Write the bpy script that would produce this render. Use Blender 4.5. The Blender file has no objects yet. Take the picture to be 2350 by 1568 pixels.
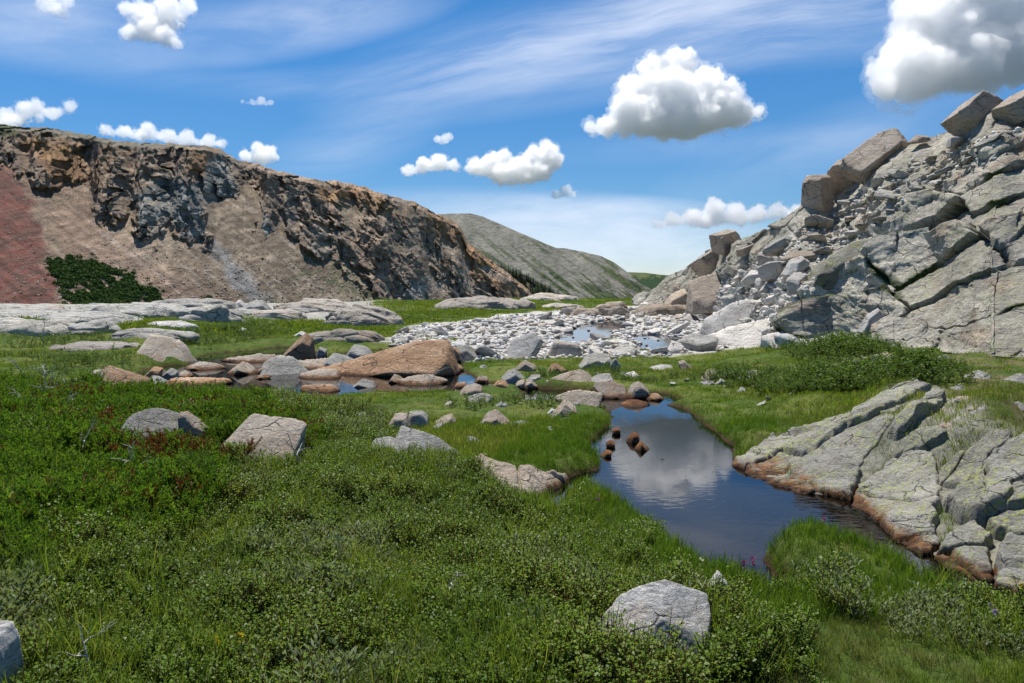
import bpy, math, random
import numpy as np
from mathutils import Vector, Matrix

random.seed(7)
RS = np.random.RandomState(11)
SC = bpy.context.scene
COL = SC.collection

# ------------------------------------------------------------------ camera
# Layout notes were taken on the photograph at 2350 x 1568; F is the focal length in those units.
PW, PH = 2350.0, 1568.0
F = 1829.0
EYE = 2.2
PITCH = math.radians(4.41)
cam_d = bpy.data.cameras.new('camera')
cam = bpy.data.objects.new('camera', cam_d)
COL.objects.link(cam)
cam.location = (0, 0, EYE)
cam.rotation_euler = (math.pi/2 - PITCH, 0, 0)
cam_d.sensor_width = 36
cam_d.lens = 36*F/PW
cam_d.clip_start = 0.05
cam_d.clip_end = 60000
SC.camera = cam
CP, SP = math.cos(PITCH), math.sin(PITCH)

def rays(px, py):
    """directions scaled so that the horizontal distance y is 1"""
    dx = (np.asarray(px, float) - PW/2)/F
    dy = -(np.asarray(py, float) - PH/2)/F
    y = CP + dy*SP
    return dx/y, (-SP + dy*CP)/y          # x per y, z per y

def on_plane(px, py, z):
    a, e = rays(px, py)
    y = (z - EYE)/e
    return a*y, y

def at_depth(px, py, y):
    a, e = rays(px, py)
    return a*y, y, EYE + e*y

# ------------------------------------------------------------------ numpy noise
def _h(ix, iy, iz, seed):
    n = (ix.astype(np.int64)*374761393 + iy.astype(np.int64)*668265263 + iz.astype(np.int64)*2147483647 + seed*974634967) & 0xffffffff
    n = ((n ^ (n >> 13))*1274126177) & 0xffffffff
    n = ((n ^ (n >> 16))*2246822519) & 0xffffffff
    return (n ^ (n >> 15)) & 0xffffffff

def noise3(p, seed=0):
    p = np.asarray(p, float)
    i = np.floor(p).astype(np.int64)
    f = p - i
    u = f*f*f*(f*(f*6 - 15) + 10)
    out = np.zeros(len(p))
    for cx in (0, 1):
        wx = u[:, 0] if cx else 1 - u[:, 0]
        for cy in (0, 1):
            wy = u[:, 1] if cy else 1 - u[:, 1]
            for cz in (0, 1):
                wz = u[:, 2] if cz else 1 - u[:, 2]
                h = _h(i[:, 0] + cx, i[:, 1] + cy, i[:, 2] + cz, seed)
                gx = (h & 1023)/511.5 - 1
                gy = ((h >> 10) & 1023)/511.5 - 1
                gz = ((h >> 20) & 1023)/511.5 - 1
                out += wx*wy*wz*(gx*(f[:, 0] - cx) + gy*(f[:, 1] - cy) + gz*(f[:, 2] - cz))
    return out*1.25

def fbm(p, oct=4, seed=0, gain=0.5, lac=2.03):
    p = np.asarray(p, float)
    a, s, out = 1.0, 1.0, np.zeros(len(p))
    for k in range(oct):
        out += a*noise3(p*s + k*17.3, seed + k)
        a *= gain; s *= lac
    return out

def ridged(p, oct=4, seed=0, gain=0.5, lac=2.1):
    p = np.asarray(p, float)
    a, s, out = 1.0, 1.0, np.zeros(len(p))
    for k in range(oct):
        out += a*(1 - np.abs(noise3(p*s + k*9.1, seed + k))*2)
        a *= gain; s *= lac
    return out

def n2(x, y, s, oct=4, seed=0, sy=None):
    x = np.asarray(x, float)
    y = np.asarray(y, float)
    sh = x.shape
    p = np.stack([x.ravel()*s, y.ravel()*(s if sy is None else sy), np.full(x.size, seed*3.7)], 1)
    return fbm(p, oct, seed).reshape(sh)

def voronoi2(x, y, seed=0):
    """F1, F2, cell random, offset from the cell's point"""
    x = np.asarray(x, float); y = np.asarray(y, float)
    sh = x.shape
    x = x.ravel(); y = y.ravel()
    ix = np.floor(x).astype(np.int64); iy = np.floor(y).astype(np.int64)
    f1 = np.full(len(x), 9.); f2 = np.full(len(x), 9.)
    cid = np.zeros(len(x)); ox = np.zeros(len(x)); oy = np.zeros(len(x))
    for dx in (-1, 0, 1):
        for dy in (-1, 0, 1):
            h = _h(ix + dx, iy + dy, np.zeros_like(ix), seed)
            qx = ix + dx + 0.1 + 0.8*(h & 1023)/1023.
            qy = iy + dy + 0.1 + 0.8*((h >> 10) & 1023)/1023.
            d = np.hypot(x - qx, y - qy)
            new = d < f1
            f2 = np.where(new, f1, np.minimum(f2, d))
            f1 = np.where(new, d, f1)
            cid = np.where(new, ((h >> 20) & 1023)/1023., cid)
            ox = np.where(new, x - qx, ox); oy = np.where(new, y - qy, oy)
    return f1.reshape(sh), f2.reshape(sh), cid.reshape(sh), ox.reshape(sh), oy.reshape(sh)

def sstep(a, b, x):
    t = np.clip((np.asarray(x, float) - a)/(b - a), 0, 1)
    return t*t*(3 - 2*t)

def poly_sd(px, py, poly):
    """signed distance to a polygon, negative inside"""
    px = np.asarray(px, float); py = np.asarray(py, float)
    sh = px.shape
    x = px.ravel(); y = py.ravel()
    P = np.asarray(poly, float)
    d = np.full(x.size, 1e18)
    ins = np.zeros(x.size, bool)
    n = len(P)
    for i in range(n):
        ax, ay = P[i]; bx, by = P[(i + 1) % n]
        ex, ey = bx - ax, by - ay
        wx, wy = x - ax, y - ay
        t = np.clip((wx*ex + wy*ey)/(ex*ex + ey*ey + 1e-12), 0, 1)
        d = np.minimum(d, (wx - ex*t)**2 + (wy - ey*t)**2)
        c = (ay > y) != (by > y)
        if by != ay:
            ins ^= c & (x < (bx - ax)*(y - ay)/(by - ay) + ax)
    d = np.sqrt(d)
    return np.where(ins, -d, d).reshape(sh)

# ------------------------------------------------------------------ mesh and object helpers
def new_mesh(name, V, Fc, smooth=True, attrs=None, cols=None):
    V = np.asarray(V, np.float32)
    Fc = np.asarray(Fc, np.int32)
    me = bpy.data.meshes.new(name)
    k = Fc.shape[1]
    me.vertices.add(len(V)); me.vertices.foreach_set('co', V.ravel())
    me.loops.add(Fc.size); me.loops.foreach_set('vertex_index', Fc.ravel())
    me.polygons.add(len(Fc)); me.polygons.foreach_set('loop_start', np.arange(0, Fc.size, k, dtype=np.int32))
    me.update(calc_edges=True)
    if smooth:
        me.polygons.foreach_set('use_smooth', np.ones(len(Fc), bool))
    for nm, a in (attrs or {}).items():
        at = me.attributes.new(nm, 'FLOAT', 'POINT')
        at.data.foreach_set('value', np.asarray(a, np.float32).ravel())
    for nm, c in (cols or {}).items():
        c = np.asarray(c, np.float32)
        if c.shape[1] == 3:
            c = np.concatenate([c, np.ones((len(c), 1), np.float32)], 1)
        at = me.attributes.new(nm, 'FLOAT_COLOR', 'POINT')
        at.data.foreach_set('color', c.ravel())
    return me

def link(name, me, mat=None, label=None, cat=None, group=None, kind=None, parent=None, loc=None):
    o = bpy.data.objects.new(name, me)
    COL.objects.link(o)
    if mat is not None and me is not None and len(me.materials) == 0:
        me.materials.append(mat)
    if label: o['label'] = label
    if cat: o['category'] = cat
    if group: o['group'] = group
    if kind: o['kind'] = kind
    if parent is not None: o.parent = parent
    if loc is not None: o.location = loc
    return o

def grid_faces(nr, nc, wrap=False):
    r = np.arange(nr - 1)[:, None]
    c = np.arange(nc if wrap else nc - 1)[None, :]
    c2 = (c + 1) % nc
    a = r*nc + c; b = r*nc + c2; d = (r + 1)*nc + c; e = (r + 1)*nc + c2
    return np.stack([a, b, e, d], -1).reshape(-1, 4)

# ------------------------------------------------------------------ materials
class NT:
    def __init__(s, name):
        s.m = bpy.data.materials.new(name)
        s.m.use_nodes = True
        s.t = s.m.node_tree
        s.t.nodes.clear()
        s.out = s.t.nodes.new('ShaderNodeOutputMaterial')
    def n(s, typ, **kw):
        nd = s.t.nodes.new('ShaderNode' + typ)
        for k, v in kw.items():
            if k.startswith('i_'):
                key = k[2:]
                key = int(key) if key.isdigit() else key.replace('_', ' ')
                s.set(nd.inputs[key], v)
            else:
                setattr(nd, k, v)
        return nd
    def set(s, sock, v):
        if hasattr(v, 'links') or isinstance(v, bpy.types.NodeSocket):
            s.t.links.new(v, sock)
        elif isinstance(v, (tuple, list)) and len(v) == 3 and sock.type == 'RGBA':
            sock.default_value = (*v, 1)
        else:
            sock.default_value = v
    def pos(s):
        return s.n('NewGeometry').outputs['Position']
    def noise(s, vec, scale, detail=5, rough=0.55, out='Fac', **kw):
        nd = s.n('TexNoise', i_Vector=vec, i_Scale=scale, i_Detail=detail, i_Roughness=rough, **kw)
        return nd.outputs[out]
    def ramp(s, fac, stops, interp='LINEAR'):
        nd = s.n('ValToRGB', i_Fac=fac)
        cr = nd.color_ramp
        cr.interpolation = interp
        while len(cr.elements) < len(stops): cr.elements.new(0.5)
        for e, (p, c) in zip(cr.elements, stops):
            e.position = p
            e.color = (*c, 1) if len(c) == 3 else c
        return nd.outputs['Color']
    def rng(s, v, a, b, c=0., d=1.):
        nd = s.n('MapRange', i_Value=v)
        nd.inputs[1].default_value = a; nd.inputs[2].default_value = b
        nd.inputs[3].default_value = c; nd.inputs[4].default_value = d
        return nd.outputs[0]
    def math(s, op, a, b=0.0, clamp=False):
        nd = s.n('Math', operation=op, use_clamp=clamp)
        s.set(nd.inputs[0], a); s.set(nd.inputs[1], b)
        return nd.outputs[0]
    def mix(s, f, a, b, mode='MIX'):
        nd = s.n('Mix', data_type='RGBA', blend_type=mode)
        s.set(nd.inputs[0], f); s.set(nd.inputs[6], a); s.set(nd.inputs[7], b)
        return nd.outputs[2]
    def bump(s, h, strength=0.5, dist=0.05, nrm=None):
        nd = s.n('Bump', i_Height=h, i_Strength=strength, i_Distance=dist)
        if nrm is not None: s.set(nd.inputs['Normal'], nrm)
        return nd.outputs[0]
    def surf(s, sh):
        s.t.links.new(sh, s.out.inputs['Surface'])
        return s.m

def rock_mat(name, c_dark, c_mid, c_light, scale=1.0, lichen=0.0, black=0.0, stain=False, warm=0.0, attr=None, bump=1.0, streak=0.0, rough=0.85):
    t = NT(name)
    P = t.pos()
    rnd = t.n('ObjectInfo').outputs['Random']
    big = t.noise(P, 0.9*scale, 6, 0.62)
    fine = t.noise(P, 14*scale, 6, 0.7)
    grain = t.noise(P, 75*scale, 3, 0.7)
    f = t.math('ADD', t.math('MULTIPLY', big, 0.5), t.math('MULTIPLY', fine, 0.5))
    f = t.math('ADD', f, t.math('MULTIPLY', t.math('SUBTRACT', grain, 0.5), 0.35))
    if attr:
        base = t.n('Attribute', attribute_name=attr).outputs['Color']
        g = t.ramp(f, [(0.36, (0.55, 0.55, 0.54)), (0.5, (1, 1, 1)), (0.64, (1.42, 1.4, 1.36))])
        col = t.mix(1.0, base, g, 'MULTIPLY')
    else:
        col = t.ramp(f, [(0.39, c_dark), (0.5, c_mid), (0.61, c_light)])
        col = t.mix(1.0, col, t.ramp(rnd, [(0, (0.72, 0.7, 0.68)), (0.5, (1, 1, 1)), (1, (1.18, 1.14, 1.08))]), 'MULTIPLY')
    if streak > 0:      # foliation bands of the gneiss
        mp = t.n('Mapping', i_Vector=P)
        mp.inputs['Rotation'].default_value = (0.5, 0.45, 0.6)
        mp.inputs['Scale'].default_value = (1, 1, 9)
        sn = t.noise(mp.outputs[0], 0.8*scale, 6, 0.68)
        sf = t.ramp(sn, [(0.36, (1.05, 1.04, 1.03)), (0.45, (0.58, 0.56, 0.55)), (0.5, (1.2, 1.18, 1.14)), (0.56, (0.72, 0.72, 0.74)), (0.62, (1.1, 1.08, 1.05))])
        col = t.mix(streak, col, t.mix(1.0, col, sf, 'MULTIPLY'))
    if warm > 0:
        w = t.rng(t.noise(P, 1.7*scale, 5, 0.7), 0.5, 0.64)
        col = t.mix(t.math('MULTIPLY', w, warm), col, (0.36, 0.2, 0.1))
    if black > 0:
        b = t.rng(t.noise(P, 20*scale, 5, 0.75), 0.55, 0.60)
        b2 = t.rng(t.noise(P, 3*scale, 3, 0.6), 0.45, 0.6)
        col = t.mix(t.math('MULTIPLY', t.math('MULTIPLY', b, b2), black), col, (0.035, 0.033, 0.035))
    if lichen > 0:
        l = t.rng(t.noise(P, 11*scale, 6, 0.75), 0.50, 0.57)
        l2 = t.rng(t.noise(P, 1.4*scale, 3, 0.6), 0.4, 0.6)
        col = t.mix(t.math('MULTIPLY', t.math('MULTIPLY', l, l2), lichen), col, (0.40, 0.43, 0.13))
        pl = t.rng(t.noise(P, 31*scale, 4, 0.7), 0.58, 0.64)
        col = t.mix(t.math('MULTIPLY', pl, lichen*0.6), col, (0.5, 0.5, 0.45))
    if stain:           # rust left by the water along the waterline
        z = t.n('SeparateXYZ', i_Vector=P).outputs[2]
        zz = t.math('ADD', z, t.math('MULTIPLY', t.math('SUBTRACT', t.noise(P, 5, 7, 0.75), 0.5), 0.2))
        s1 = t.math('MULTIPLY', t.rng(zz, 0.095, 0.04), t.rng(t.noise(P, 16, 5, 0.7), 0.3, 0.5, 0.45, 1.0))
        sc = t.ramp(t.noise(P, 9, 4, 0.6), [(0.35, (0.08, 0.034, 0.014)), (0.5, (0.20, 0.085, 0.027)), (0.65, (0.34, 0.17, 0.06))])
        col = t.mix(s1, col, sc)
        wet = t.rng(z, 0.05, 0.0)
        col = t.mix(wet, col, (0.05, 0.022, 0.01))
    # joints: thin dirty cracks in the stone
    vw = t.n('VectorMath', operation='MULTIPLY_ADD')
    t.t.links.new(t.n('TexNoise', i_Vector=P, i_Scale=1.6*scale, i_Detail=4.0).outputs['Color'], vw.inputs[0])
    vw.inputs[1].default_value = (0.5/scale,)*3
    t.t.links.new(P, vw.inputs[2])
    mpc = t.n('Mapping', i_Vector=vw.outputs[0]); mpc.inputs['Rotation'].default_value = (0.5, 0.45, 0.6); mpc.inputs['Scale'].default_value = (1, 1, 2.2)
    vo = t.n('TexVoronoi', feature='DISTANCE_TO_EDGE', i_Vector=mpc.outputs[0], i_Scale=0.95*scale)
    gate = t.rng(t.noise(P, 1.3*scale, 3, 0.6), 0.44, 0.56)
    crk = t.math('MULTIPLY', t.rng(vo.outputs['Distance'], 0.0, 0.022, 1.0, 0.0), gate)
    col = t.mix(t.math('MULTIPLY', crk, 0.75), col, (0.03, 0.027, 0.024))
    h = t.math('ADD', t.math('MULTIPLY', fine, 0.6), t.math('MULTIPLY', grain, 0.25))
    h = t.math('ADD', h, t.math('MULTIPLY', t.noise(P, 4*scale, 7, 0.65), 1.0))
    h = t.math('SUBTRACT', h, t.math('MULTIPLY', crk, 0.5))
    nb = t.bump(h, 0.95*bump, 0.12/scale)
    bs = t.n('BsdfPrincipled', i_Base_Color=col, i_Roughness=rough, i_Normal=nb)
    bs.inputs['Specular IOR Level'].default_value = 0.25
    return t.surf(bs.outputs[0])
# ------------------------------------------------------------------ sun, sky
SUN_EL, SUN_AZ = math.radians(64), math.radians(-16)      # azimuth from +Y, negative to the left
sd = Vector((math.cos(SUN_EL)*math.sin(SUN_AZ), math.cos(SUN_EL)*math.cos(SUN_AZ), math.sin(SUN_EL)))
sl = bpy.data.lights.new('sun', 'SUN')
sl.energy = 5.0
sl.angle = math.radians(0.53)
sl.color = (1.0, 0.955, 0.89)
so = bpy.data.objects.new('sun', sl)
COL.objects.link(so)
so.rotation_euler = (-sd).to_track_quat('-Z', 'Y').to_euler()

w = bpy.data.worlds.new('World')
SC.world = w
w.use_nodes = True
wt = w.node_tree
wt.nodes.clear()
class WN(NT):
    def __init__(s): s.t = wt
W_ = WN()
sky = wt.nodes.new('ShaderNodeTexSky')
sky.sky_type = 'NISHITA'
sky.sun_disc = False
sky.sun_elevation = SUN_EL
sky.sun_rotation = SUN_AZ
sky.altitude = 3500
sky.air_density = 1.0
sky.dust_density = 0.05
sky.ozone_density = 2.2
SKY_STRENGTH = 0.098
dirv = W_.n('TexCoord').outputs['Generated']
sp = W_.n('SeparateXYZ', i_Vector=dirv)
yy = W_.math('MAXIMUM', W_.math('ABSOLUTE', sp.outputs[1]), 0.05)
ca = W_.math('DIVIDE', sp.outputs[0], yy)
ce = W_.math('DIVIDE', sp.outputs[2], yy)
hs = W_.n('HueSaturation', i_Color=sky.outputs[0])
hs.inputs['Saturation'].default_value = 1.3
hs.inputs['Hue'].default_value = 0.497
W_.t.links.new(W_.rng(ce, 0.0, 0.3, 0.62, 1.0), hs.inputs['Value'])

def band(px, py, rx, ry, ang, soft=0.9):
    """a soft patch of cirrus standing in one direction of the sky"""
    a0, e0 = rays(px, py)
    c, s_ = math.cos(math.radians(ang)), math.sin(math.radians(ang))
    da = W_.math('SUBTRACT', ca, float(a0)); de = W_.math('SUBTRACT', ce, float(e0))
    u = W_.math('DIVIDE', W_.math('ADD', W_.math('MULTIPLY', da, c), W_.math('MULTIPLY', de, s_)), rx/F)
    v = W_.math('DIVIDE', W_.math('SUBTRACT', W_.math('MULTIPLY', de, c), W_.math('MULTIPLY', da, s_)), ry/F)
    d = W_.math('SQRT', W_.math('ADD', W_.math('MULTIPLY', u, u), W_.math('MULTIPLY', v, v)))
    return W_.rng(d, 1.0, 1.0 - soft, 0, 1)

def streaks(ang, sx, sy, seed, lo, hi, rough=0.55):
    mp = W_.n('Mapping')
    cv = W_.n('CombineXYZ', i_0=ca, i_1=ce, i_2=seed)
    # bend the streaks a little
    wv = W_.n('TexNoise', i_Vector=cv.outputs[0], i_Scale=2.2, i_Detail=3.0)
    off = W_.n('VectorMath', operation='MULTIPLY_ADD')
    W_.t.links.new(wv.outputs['Color'], off.inputs[0])
    off.inputs[1].default_value = (0.16, 0.16, 0.0)
    W_.t.links.new(cv.outputs[0], off.inputs[2])
    W_.t.links.new(off.outputs[0], mp.inputs['Vector'])
    mp.vector_type = 'TEXTURE'
    mp.inputs['Rotation'].default_value = (0, 0, math.radians(ang))
    mp.inputs['Scale'].default_value = (sx, sy, 1)
    nz = W_.n('TexNoise', i_Vector=mp.outputs[0], i_Scale=1.0, i_Detail=7.0, i_Roughness=rough)
    return W_.rng(nz.outputs['Fac'], lo, hi)

s1 = streaks(12, 0.5, 0.06, 1.7, 0.38, 0.64, .62)
s2 = streaks(6, 0.36, 0.085, 5.1, 0.36, 0.66, .62)
parts = [
    (s1, band(1480, 70, 820, 150, 12), 0.62), (s1, band(1250, 110, 560, 90, 14), 0.5), (s1, band(1900, 30, 600, 130, 5), 0.5),
    (s2, band(680, 45, 420, 90, 10), 0.62), (s2, band(130, 40, 420, 130, 0), 0.5), (s1, band(330, 150, 420, 70, -8), 0.18),
    (s2, band(1280, 505, 620, 75, -3), 0.85), (s2, band(1330, 470, 420, 30, -2), 0.5), (s2, band(1480, 590, 520, 95, 0), 0.95), (s2, band(1900, 330, 460, 90, 18), 0.25),
    (s1, band(800, 330, 260, 90, 20), 0.28), (s2, band(1660, 330, 500, 50, 3), 0.22), (s1, band(700, 190, 260, 40, 4), 0.22),
]
tot = None
for st, bd, g in parts:
    v = W_.math('MULTIPLY', W_.math('MULTIPLY', W_.math('ADD', W_.math('MULTIPLY', st, 0.75), 0.25), bd), g)
    tot = v if tot is None else W_.math('SUBTRACT', W_.math('ADD', tot, v), W_.math('MULTIPLY', tot, v))
tot = W_.math('MINIMUM', tot, 0.85)
skc = W_.mix(tot, hs.outputs[0], (7.0, 7.5, 8.6))
bg = W_.n('Background', i_Color=skc, i_Strength=SKY_STRENGTH)
wo = wt.nodes.new('ShaderNodeOutputWorld')
wt.links.new(bg.outputs[0], wo.inputs['Surface'])

SC.view_settings.view_transform = 'Standard'
SC.view_settings.look = 'None'
SC.view_settings.exposure = 0.42
SC.view_settings.gamma = 1.0
SC.cycles.use_denoising = True
try:
    SC.cycles.denoiser = 'OPENIMAGEDENOISE'
    SC.cycles.denoising_input_passes = 'RGB_ALBEDO_NORMAL'
except Exception:
    pass
SC.cycles.max_bounces = 72
SC.cycles.diffuse_bounces = 3
SC.cycles.glossy_bounces = 3
SC.cycles.transmission_bounces = 4
SC.cycles.transparent_max_bounces = 8
SC.cycles.volume_bounces = 72
SC.cycles.caustics_reflective = False
SC.cycles.caustics_refractive = False
# ------------------------------------------------------------------ water outlines (photo notes: px, py, height the line was seen at)
def wpoly(pts, z=0.0):
    out = []
    for p in pts:
        x, y = on_plane(p[0], p[1], p[2] if len(p) > 2 else z)
        out.append((float(x), float(y)))
    return out
B = 0.22     # crest of the near bank with its grass
POOL = wpoly([(1385, 912), (1440, 928), (1500, 925), (1560, 935), (1590, 955), (1640, 990), (1680, 1022), (1675, 1050), (1700, 1075), (1760, 1105), (1830, 1130),
              (1950, 1142), (1990, 1165), (2060, 1228), (2150, 1280), (2230, 1318), (2350, 1345), (2600, 1420),
              (2700, 1500, .15), (2400, 1365, .15), (2280, 1335, .17), (2180, 1308, .2), (2100, 1275, .22), (2000, 1235, B), (1900, 1195, B), (1840, 1188, B), (1775, 1200, B), (1758, 1230, B),
              (1760, 1270, .1), (1765, 1310, 0.05), (1830, 1345, 0.03), (1790, 1365, 0.1), (1740, 1325, .1), (1680, 1295, .12), (1620, 1265, .15), (1560, 1228, B), (1510, 1185, B), (1480, 1150, B), (1430, 1118, B), (1370, 1092, .2), (1330, 1088, .12),
              (1300, 1120, .05), (1285, 1165, 0.1), (1262, 1160, 0.1), (1262, 1120, .0), (1320, 1085, .02), (1375, 1075, .02),
              (1375, 1050, .0), (1345, 1030, 0), (1370, 1005, 0), (1400, 975, 0.0), (1405, 950, .0), (1385, 930, 0)])
CHAN = wpoly([(1200, 885), (1240, 893), (1300, 895), (1400, 900), (1450, 905), (1530, 905), (1570, 925), (1480, 935), (1400, 930), (1290, 920, .05), (1205, 918, .08)])
TARN = wpoly([(1062, 848), (1075, 858), (1110, 878), (1200, 882), (1205, 898), (1120, 895), (1060, 904, .05), (1010, 892, .06), (960, 897, .08), (860, 897, .1), (760, 905, .1), (640, 905, .12), (520, 903, .12), (420, 905, .12), (350, 893, .1), (300, 880, 0),
              (330, 850), (375, 840), (430, 838), (450, 822), (480, 812), (560, 806), (640, 797), (700, 800), (740, 815), (900, 800), (1000, 800), (1062, 825)])
RUB1 = wpoly([(1245, 786), (1295, 764), (1335, 744), (1400, 732), (1455, 734), (1450, 750), (1410, 765), (1385, 780), (1300, 790)])
RUB2 = wpoly([(1440, 772), (1490, 765), (1580, 775), (1640, 790), (1610, 803), (1530, 808), (1470, 800)])
LEFTP = wpoly([(-60, 905), (40, 898), (75, 905), (30, 925, .1), (-60, 930, .1)])
WATERS = [POOL, CHAN, TARN, RUB1, RUB2, LEFTP]

def water_sd(x, y):
    d = None
    for P in WATERS:
        q = poly_sd(x, y, P)
        d = q if d is None else np.minimum(d, q)
    return d

# ------------------------------------------------------------------ land heights
LAND = []
def L(px, py, z): x, y = on_plane(px, py, z); LAND.append((float(x), float(y), z))
for p in [(0, -2, .6), (0, 1.5, .6), (-3, 2, .65), (3, 1.5, .55), (0, 3.2, .5), (1.4, 3.8, .42), (-3, 4.5, .5), (4.5, 3, .5), (6.5, 4, .8), (-6, 3, .7), (-10, 4, .9)]:
    LAND.append(p)
for p in [(1300, 1200, .12), (1000, 1100, .26), (700, 1100, .38), (300, 1100, .45), (0, 1100, .5), (600, 960, .3), (0, 960, .36), (300, 930, .25), (800, 925, .12), (1000, 940, .14),
          (1200, 1000, .12), (1390, 1000, .1), (1300, 930, .1), (1150, 920, .1), (1650, 1340, .13), (1800, 1400, .22), (2000, 1320, .2), (2300, 1420, .17), (2330, 1520, .3), (1900, 1500, .36), (1600, 1400, .3), (1500, 1300, .26),
          (1500, 850, .12), (1700, 900, .2), (1900, 900, .34), (1650, 960, .14), (1800, 980, .22), (1850, 785, .35), (2100, 800, .62), (2300, 820, .92), (2300, 900, 1.0), (2150, 880, .82), (2100, 950, .72),
          (1750, 1060, .12), (1990, 1050, .42), (2350, 1000, .68), (2100, 870, .84), (2000, 1120, .14), (2150, 1100, .36), (2350, 1150, .42), (2350, 1300, .05), (2700, 1000, 1.2), (2700, 1200, .8), (2700, 850, 1.6),
          (1950, 900, .45), (2200, 1150, .3),
          (500, 795, .15), (700, 765, .2), (200, 800, .25), (0, 830, .3), (300, 760, .5), (100, 715, .7), (0, 728, .75), (500, 705, .6), (700, 697, .5), (900, 722, .3), (850, 702, .4), (1000, 735, .2), (1100, 695, .45),
          (1300, 692, .35), (1420, 690, .35), (1150, 715, .28), (1000, 760, .13), (1200, 740, .12), (1400, 720, .1), (1600, 740, .2), (1500, 812, .08), (1300, 805, .08), (1100, 815, .08), (1450, 755, .06), (1700, 790, .15),
          (1560, 690, .5), (1900, 780, .4), (2200, 800, .75), (-300, 800, .5), (-300, 720, 1.0), (-300, 900, .45), (300, 720, .6), (-300, 1000, .5)]:
    L(*p)
LAND = np.array(LAND)
def _feat(x, y):
    return np.arctan2(x, y)*2.2, np.log(np.hypot(x, y) + 0.6)
LFa, LFr = _feat(LAND[:, 0], LAND[:, 1])

def land(x, y):
    a, r = _feat(x, y)
    num = np.zeros(a.shape); den = np.zeros(a.shape)
    for i in range(len(LAND)):
        q = (a - LFa[i])**2 + (r - LFr[i])**2 + 0.004
        wgt = q**-2
        num += wgt*LAND[i, 2]; den += wgt
    return num/den

def height(x, y):
    sh = x.shape
    r = np.hypot(x, y)
    th = np.arctan2(x, y)
    z = land(x, y)
    near = np.clip(1 - r/150, 0, 1)
    z = z + near*((0.07 + .06*sstep(9, 14, r))*n2(x, y, 0.55, 4, 3) + 0.03*n2(x, y, 2.2, 3, 5)) + 0.18*np.clip((r - 22)/30, 0, 1)*n2(x, y, 0.13, 3, 9)
    # beyond the bench the land falls into the valley
    edge = 60 + 20*sstep(-0.35, 0.1, th) + 3*n2(x, y, .05, 2, 12)
    drop = sstep(0, 1, (r - edge)/110)
    z = z - 46*drop - 14*sstep(150, 1500, r)
    dw = np.where(r < 70, water_sd(np.where(r < 70, x, 0), np.where(r < 70, y, 30)), 9.)
    dw = dw + np.where(r < 70, 0.06*n2(x, y, 2.5, 3, 31), 0)
    # steep turf banks, gentler where bedrock meets the pool
    rockside = sstep(0.0, 0.25, x - (2.35 + 0.09*(9.5 - np.clip(y, 4, 9.5))))*(y < 10.2)
    bw = 0.22 + 1.3*rockside + 0.5*(r > 20)
    bank = 0.012 + (np.maximum(z, 0.05) - 0.012)*sstep(0, 1, np.clip(dw/bw, 0, 1))**0.8
    bed = -0.03 - 0.55*sstep(0, 0.9, -dw) + 0.02*n2(x, y, 3, 2, 8)
    out = np.where(dw > 0, np.where(dw < bw, bank, z), bed)
    return out, dw

TH0 = math.radians(62)
GT = np.concatenate([np.linspace(-TH0, TH0, 620), np.linspace(TH0, 2*math.pi - TH0, 44)[1:-1]])
RN = np.exp(np.linspace(math.log(0.7), math.log(110), 660))
GR = np.concatenate([[0.25], RN, np.exp(np.linspace(math.log(112), math.log(9000), 44))])
TT, RR = np.meshgrid(GT, GR)
GX, GY = RR*np.sin(TT), RR*np.cos(TT)
GZ, GDW = height(GX, GY)
NF = 620

def gsample(arr, x, y):
    """bilinear look-up on the fine front part of the ground grid"""
    t = np.arctan2(x, y); r = np.hypot(x, y)
    ci = np.clip((t + TH0)/(2*TH0)*(NF - 1), 0, NF - 1.001)
    ri = np.clip((np.log(np.maximum(r, 1e-3)) - math.log(0.7))/(math.log(110) - math.log(0.7))*659 + 1, 1, 659.99)
    c0 = ci.astype(int); r0 = ri.astype(int); fc = ci - c0; fr = ri - r0
    return (arr[r0, c0]*(1-fc)*(1-fr) + arr[r0, c0+1]*fc*(1-fr) + arr[r0+1, c0]*(1-fc)*fr + arr[r0+1, c0+1]*fc*fr)

def ground_at(px, py, lift=0.0):
    """where the line of sight through a noted point meets the land or the water"""
    px = np.atleast_1d(np.asarray(px, float)); py = np.atleast_1d(np.asarray(py, float))
    a, e = rays(px, py)
    ys = np.exp(np.linspace(math.log(1.2), math.log(105), 700))
    X = a[:, None]*ys; Y = np.broadcast_to(ys, X.shape); Z = EYE + e[:, None]*ys
    G = np.maximum(gsample(GZ, X, Y), 0.0) + lift
    below = Z < G
    k = np.argmax(below, 1)
    k = np.where(below.any(1), k, 699)
    k = np.maximum(k, 1)
    i = np.arange(len(px))
    d0 = Z[i, k-1] - G[i, k-1]; d1 = Z[i, k] - G[i, k]
    f = np.clip(d0/(d0 - d1 + 1e-9), 0, 1)
    y = ys[k-1] + (ys[k] - ys[k-1])*f
    return a*y, y, EYE + e*y

def zone(pts, lift=0.0):
    """world outline of a patch noted on the photograph"""
    p = np.array(pts, float)
    x, y, z = ground_at(p[:, 0], p[:, 1], lift)
    return np.stack([x, y], 1)

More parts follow.
